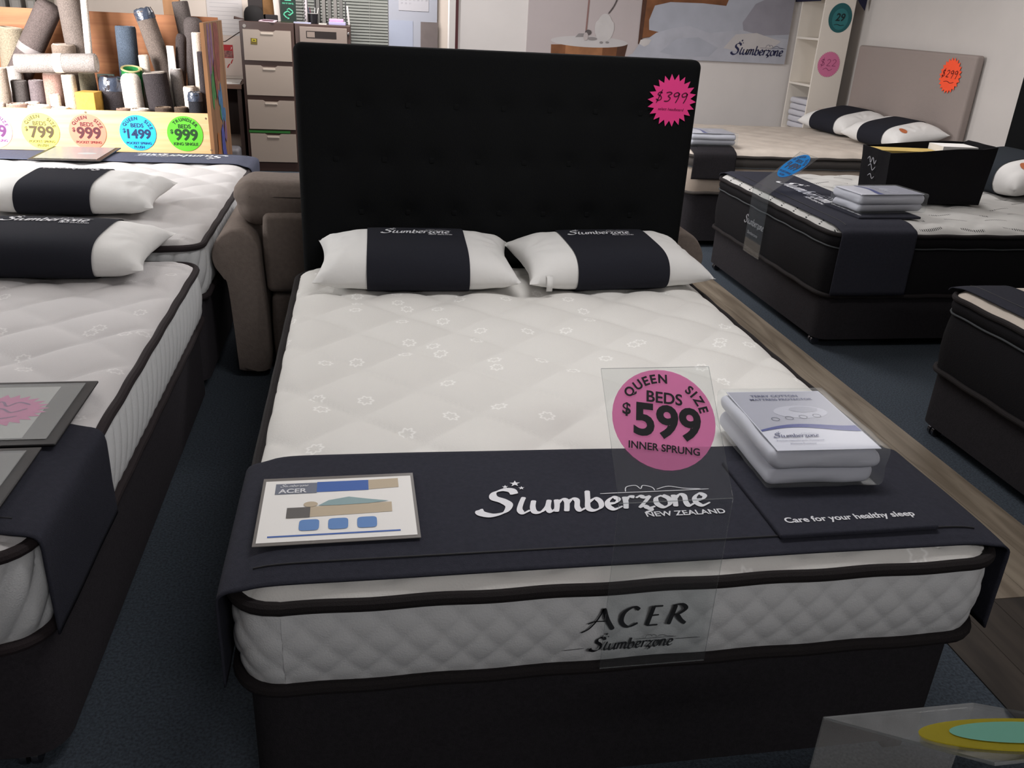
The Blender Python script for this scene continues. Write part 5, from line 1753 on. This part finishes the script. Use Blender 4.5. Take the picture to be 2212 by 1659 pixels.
MB().polys(off(script_word(.50, 7), 3.085 - .93, 1.282 - 1.185), lambda u, v: (u, -.0186 - .0007 * (ly[0] + 2), v)).build('lettering', mat('mural_navy', '#23264a', rough=.5), t, 0)

# ------------------------------------------------------------------ white bookcase in the corner
t = thing('bookcase', 'tall narrow white bookcase in the corner by the grey headboard', 'bookcase', (3.56, 6.365, 0))
M_MEL = mat('white_melamine', '#e2dbd1', rough=.5, spec=.35)
MB().box(-.14, .14, -.215, -.197, 0, 2.25).build('side_panel', M_MEL, t, 0)
MB().box(-.14, .14, .197, .215, 0, 2.25).build('side_panel', M_MEL, t, 0)
MB().box(.128, .14, -.197, .197, 0, 2.25).build('back_panel', M_MEL, t, 0)
for z_ in (.06, .645, 1.045, 1.43, 1.85, 2.23):
    MB().box(-.138, .128, -.197, .197, z_ - .018, z_).build('shelf', M_MEL, t, 0)
fold_m = mat('folded_white_linen', '#c9c8cf', rough=.9, spec=.2)
for i in range(5):
    o = MB().soft(-.105, .115, -.180, .170, 0, .050, .02, 5, 0.0, fn=lambda p, i=i: p + Vector((0.006 * mnoise.noise((p.y * 12, i, p.z * 20)), 0.008 * mnoise.noise((p.x * 9, i * 2, 1)), 0.003 * mnoise.noise((p.x * 14, p.y * 14, i))))).build('folded_linen', fold_m, None, 60)
    place(o, (3.545, 6.365, .650 + i * .0535), math.radians((i % 3 - 1) * 1.5))
    tag(o, ['lowest folded white linen of the bookcase stack', 'second lowest folded white linen of the bookcase stack', 'middle folded white linen of the bookcase stack', 'second highest folded white linen of the bookcase stack', 'topmost folded white linen of the bookcase stack'][i], 'linen', 'folded linens in the bookcase')
M_TEAL = mat('teal_sticker', '#1c5c60', rough=.5)
f_ = (3.578, 6.1485, 1.600)
d = MB().prism(disc2(0, 0, .108, .118), frame3(f_, (1, 0, 0), (0, 0, 1)), .0012).build('price_sticker', M_TEAL, None)
tag(d, 'round dark teal sticker with 29 on the bookcase end panel', 'price sticker')
MB().polys(fan(disc2(0, -.01, .075, .085)), frame3(f_, (1, 0, 0), (0, 0, 1), .002)).build('lighter_centre', mat('teal_light', '#2c7377', rough=.5), d, 0)
MB().polys(off(text2('29', .085, .002, .15), .0, .005) + pen([(-.05, -.058), (-.02, -.052), (.01, -.06), (.045, -.055)], .004, .007, .5, 4), frame3(f_, (1, 0, 0), (0, 0, 1), .003)).build('printing', mat('teal_ink', '#0c2327', rough=.5), d, 0)
burst((3.552, 6.1485, 1.222), (1, 0, 0), (0, 0, 1), .108, 40, .92, mat('dusty_pink_card', '#d4779f', rough=.8), off(hand('$22', .055, .09, .0), 0, .015) + pen([(-.05, -.045), (-.02, -.03), (.01, -.05), (.04, -.035)], .004, .006, .5, 4),
      'dusty pink zigzag edged price card on the bookcase end panel', '#a04c74')
o = MB().prism([(0, 0), (.50, .01), (.50, .10), (0, .09)], lambda u, v, q: (3.400 - q, 6.70 - u, 1.715 + v), .006)
o = o.build('navy_banner', mat('navy_cloth', '#1a1a33', rough=.9), None, 0)
tag(o, 'navy cloth banner across the bookcase front at the top of the photo', 'banner')
o = MB().prism([(0, .10), (.10, .10), (.095, 0), (.035, .055)], lambda u, v, q: (3.690 + u, 6.140 - q, 1.668 + v), .006)
o = o.build('navy_pennant', mat('navy_cloth', '#1a1a33'), None, 0)
tag(o, 'navy pennant tip hanging beside the round teal sticker', 'pennant')
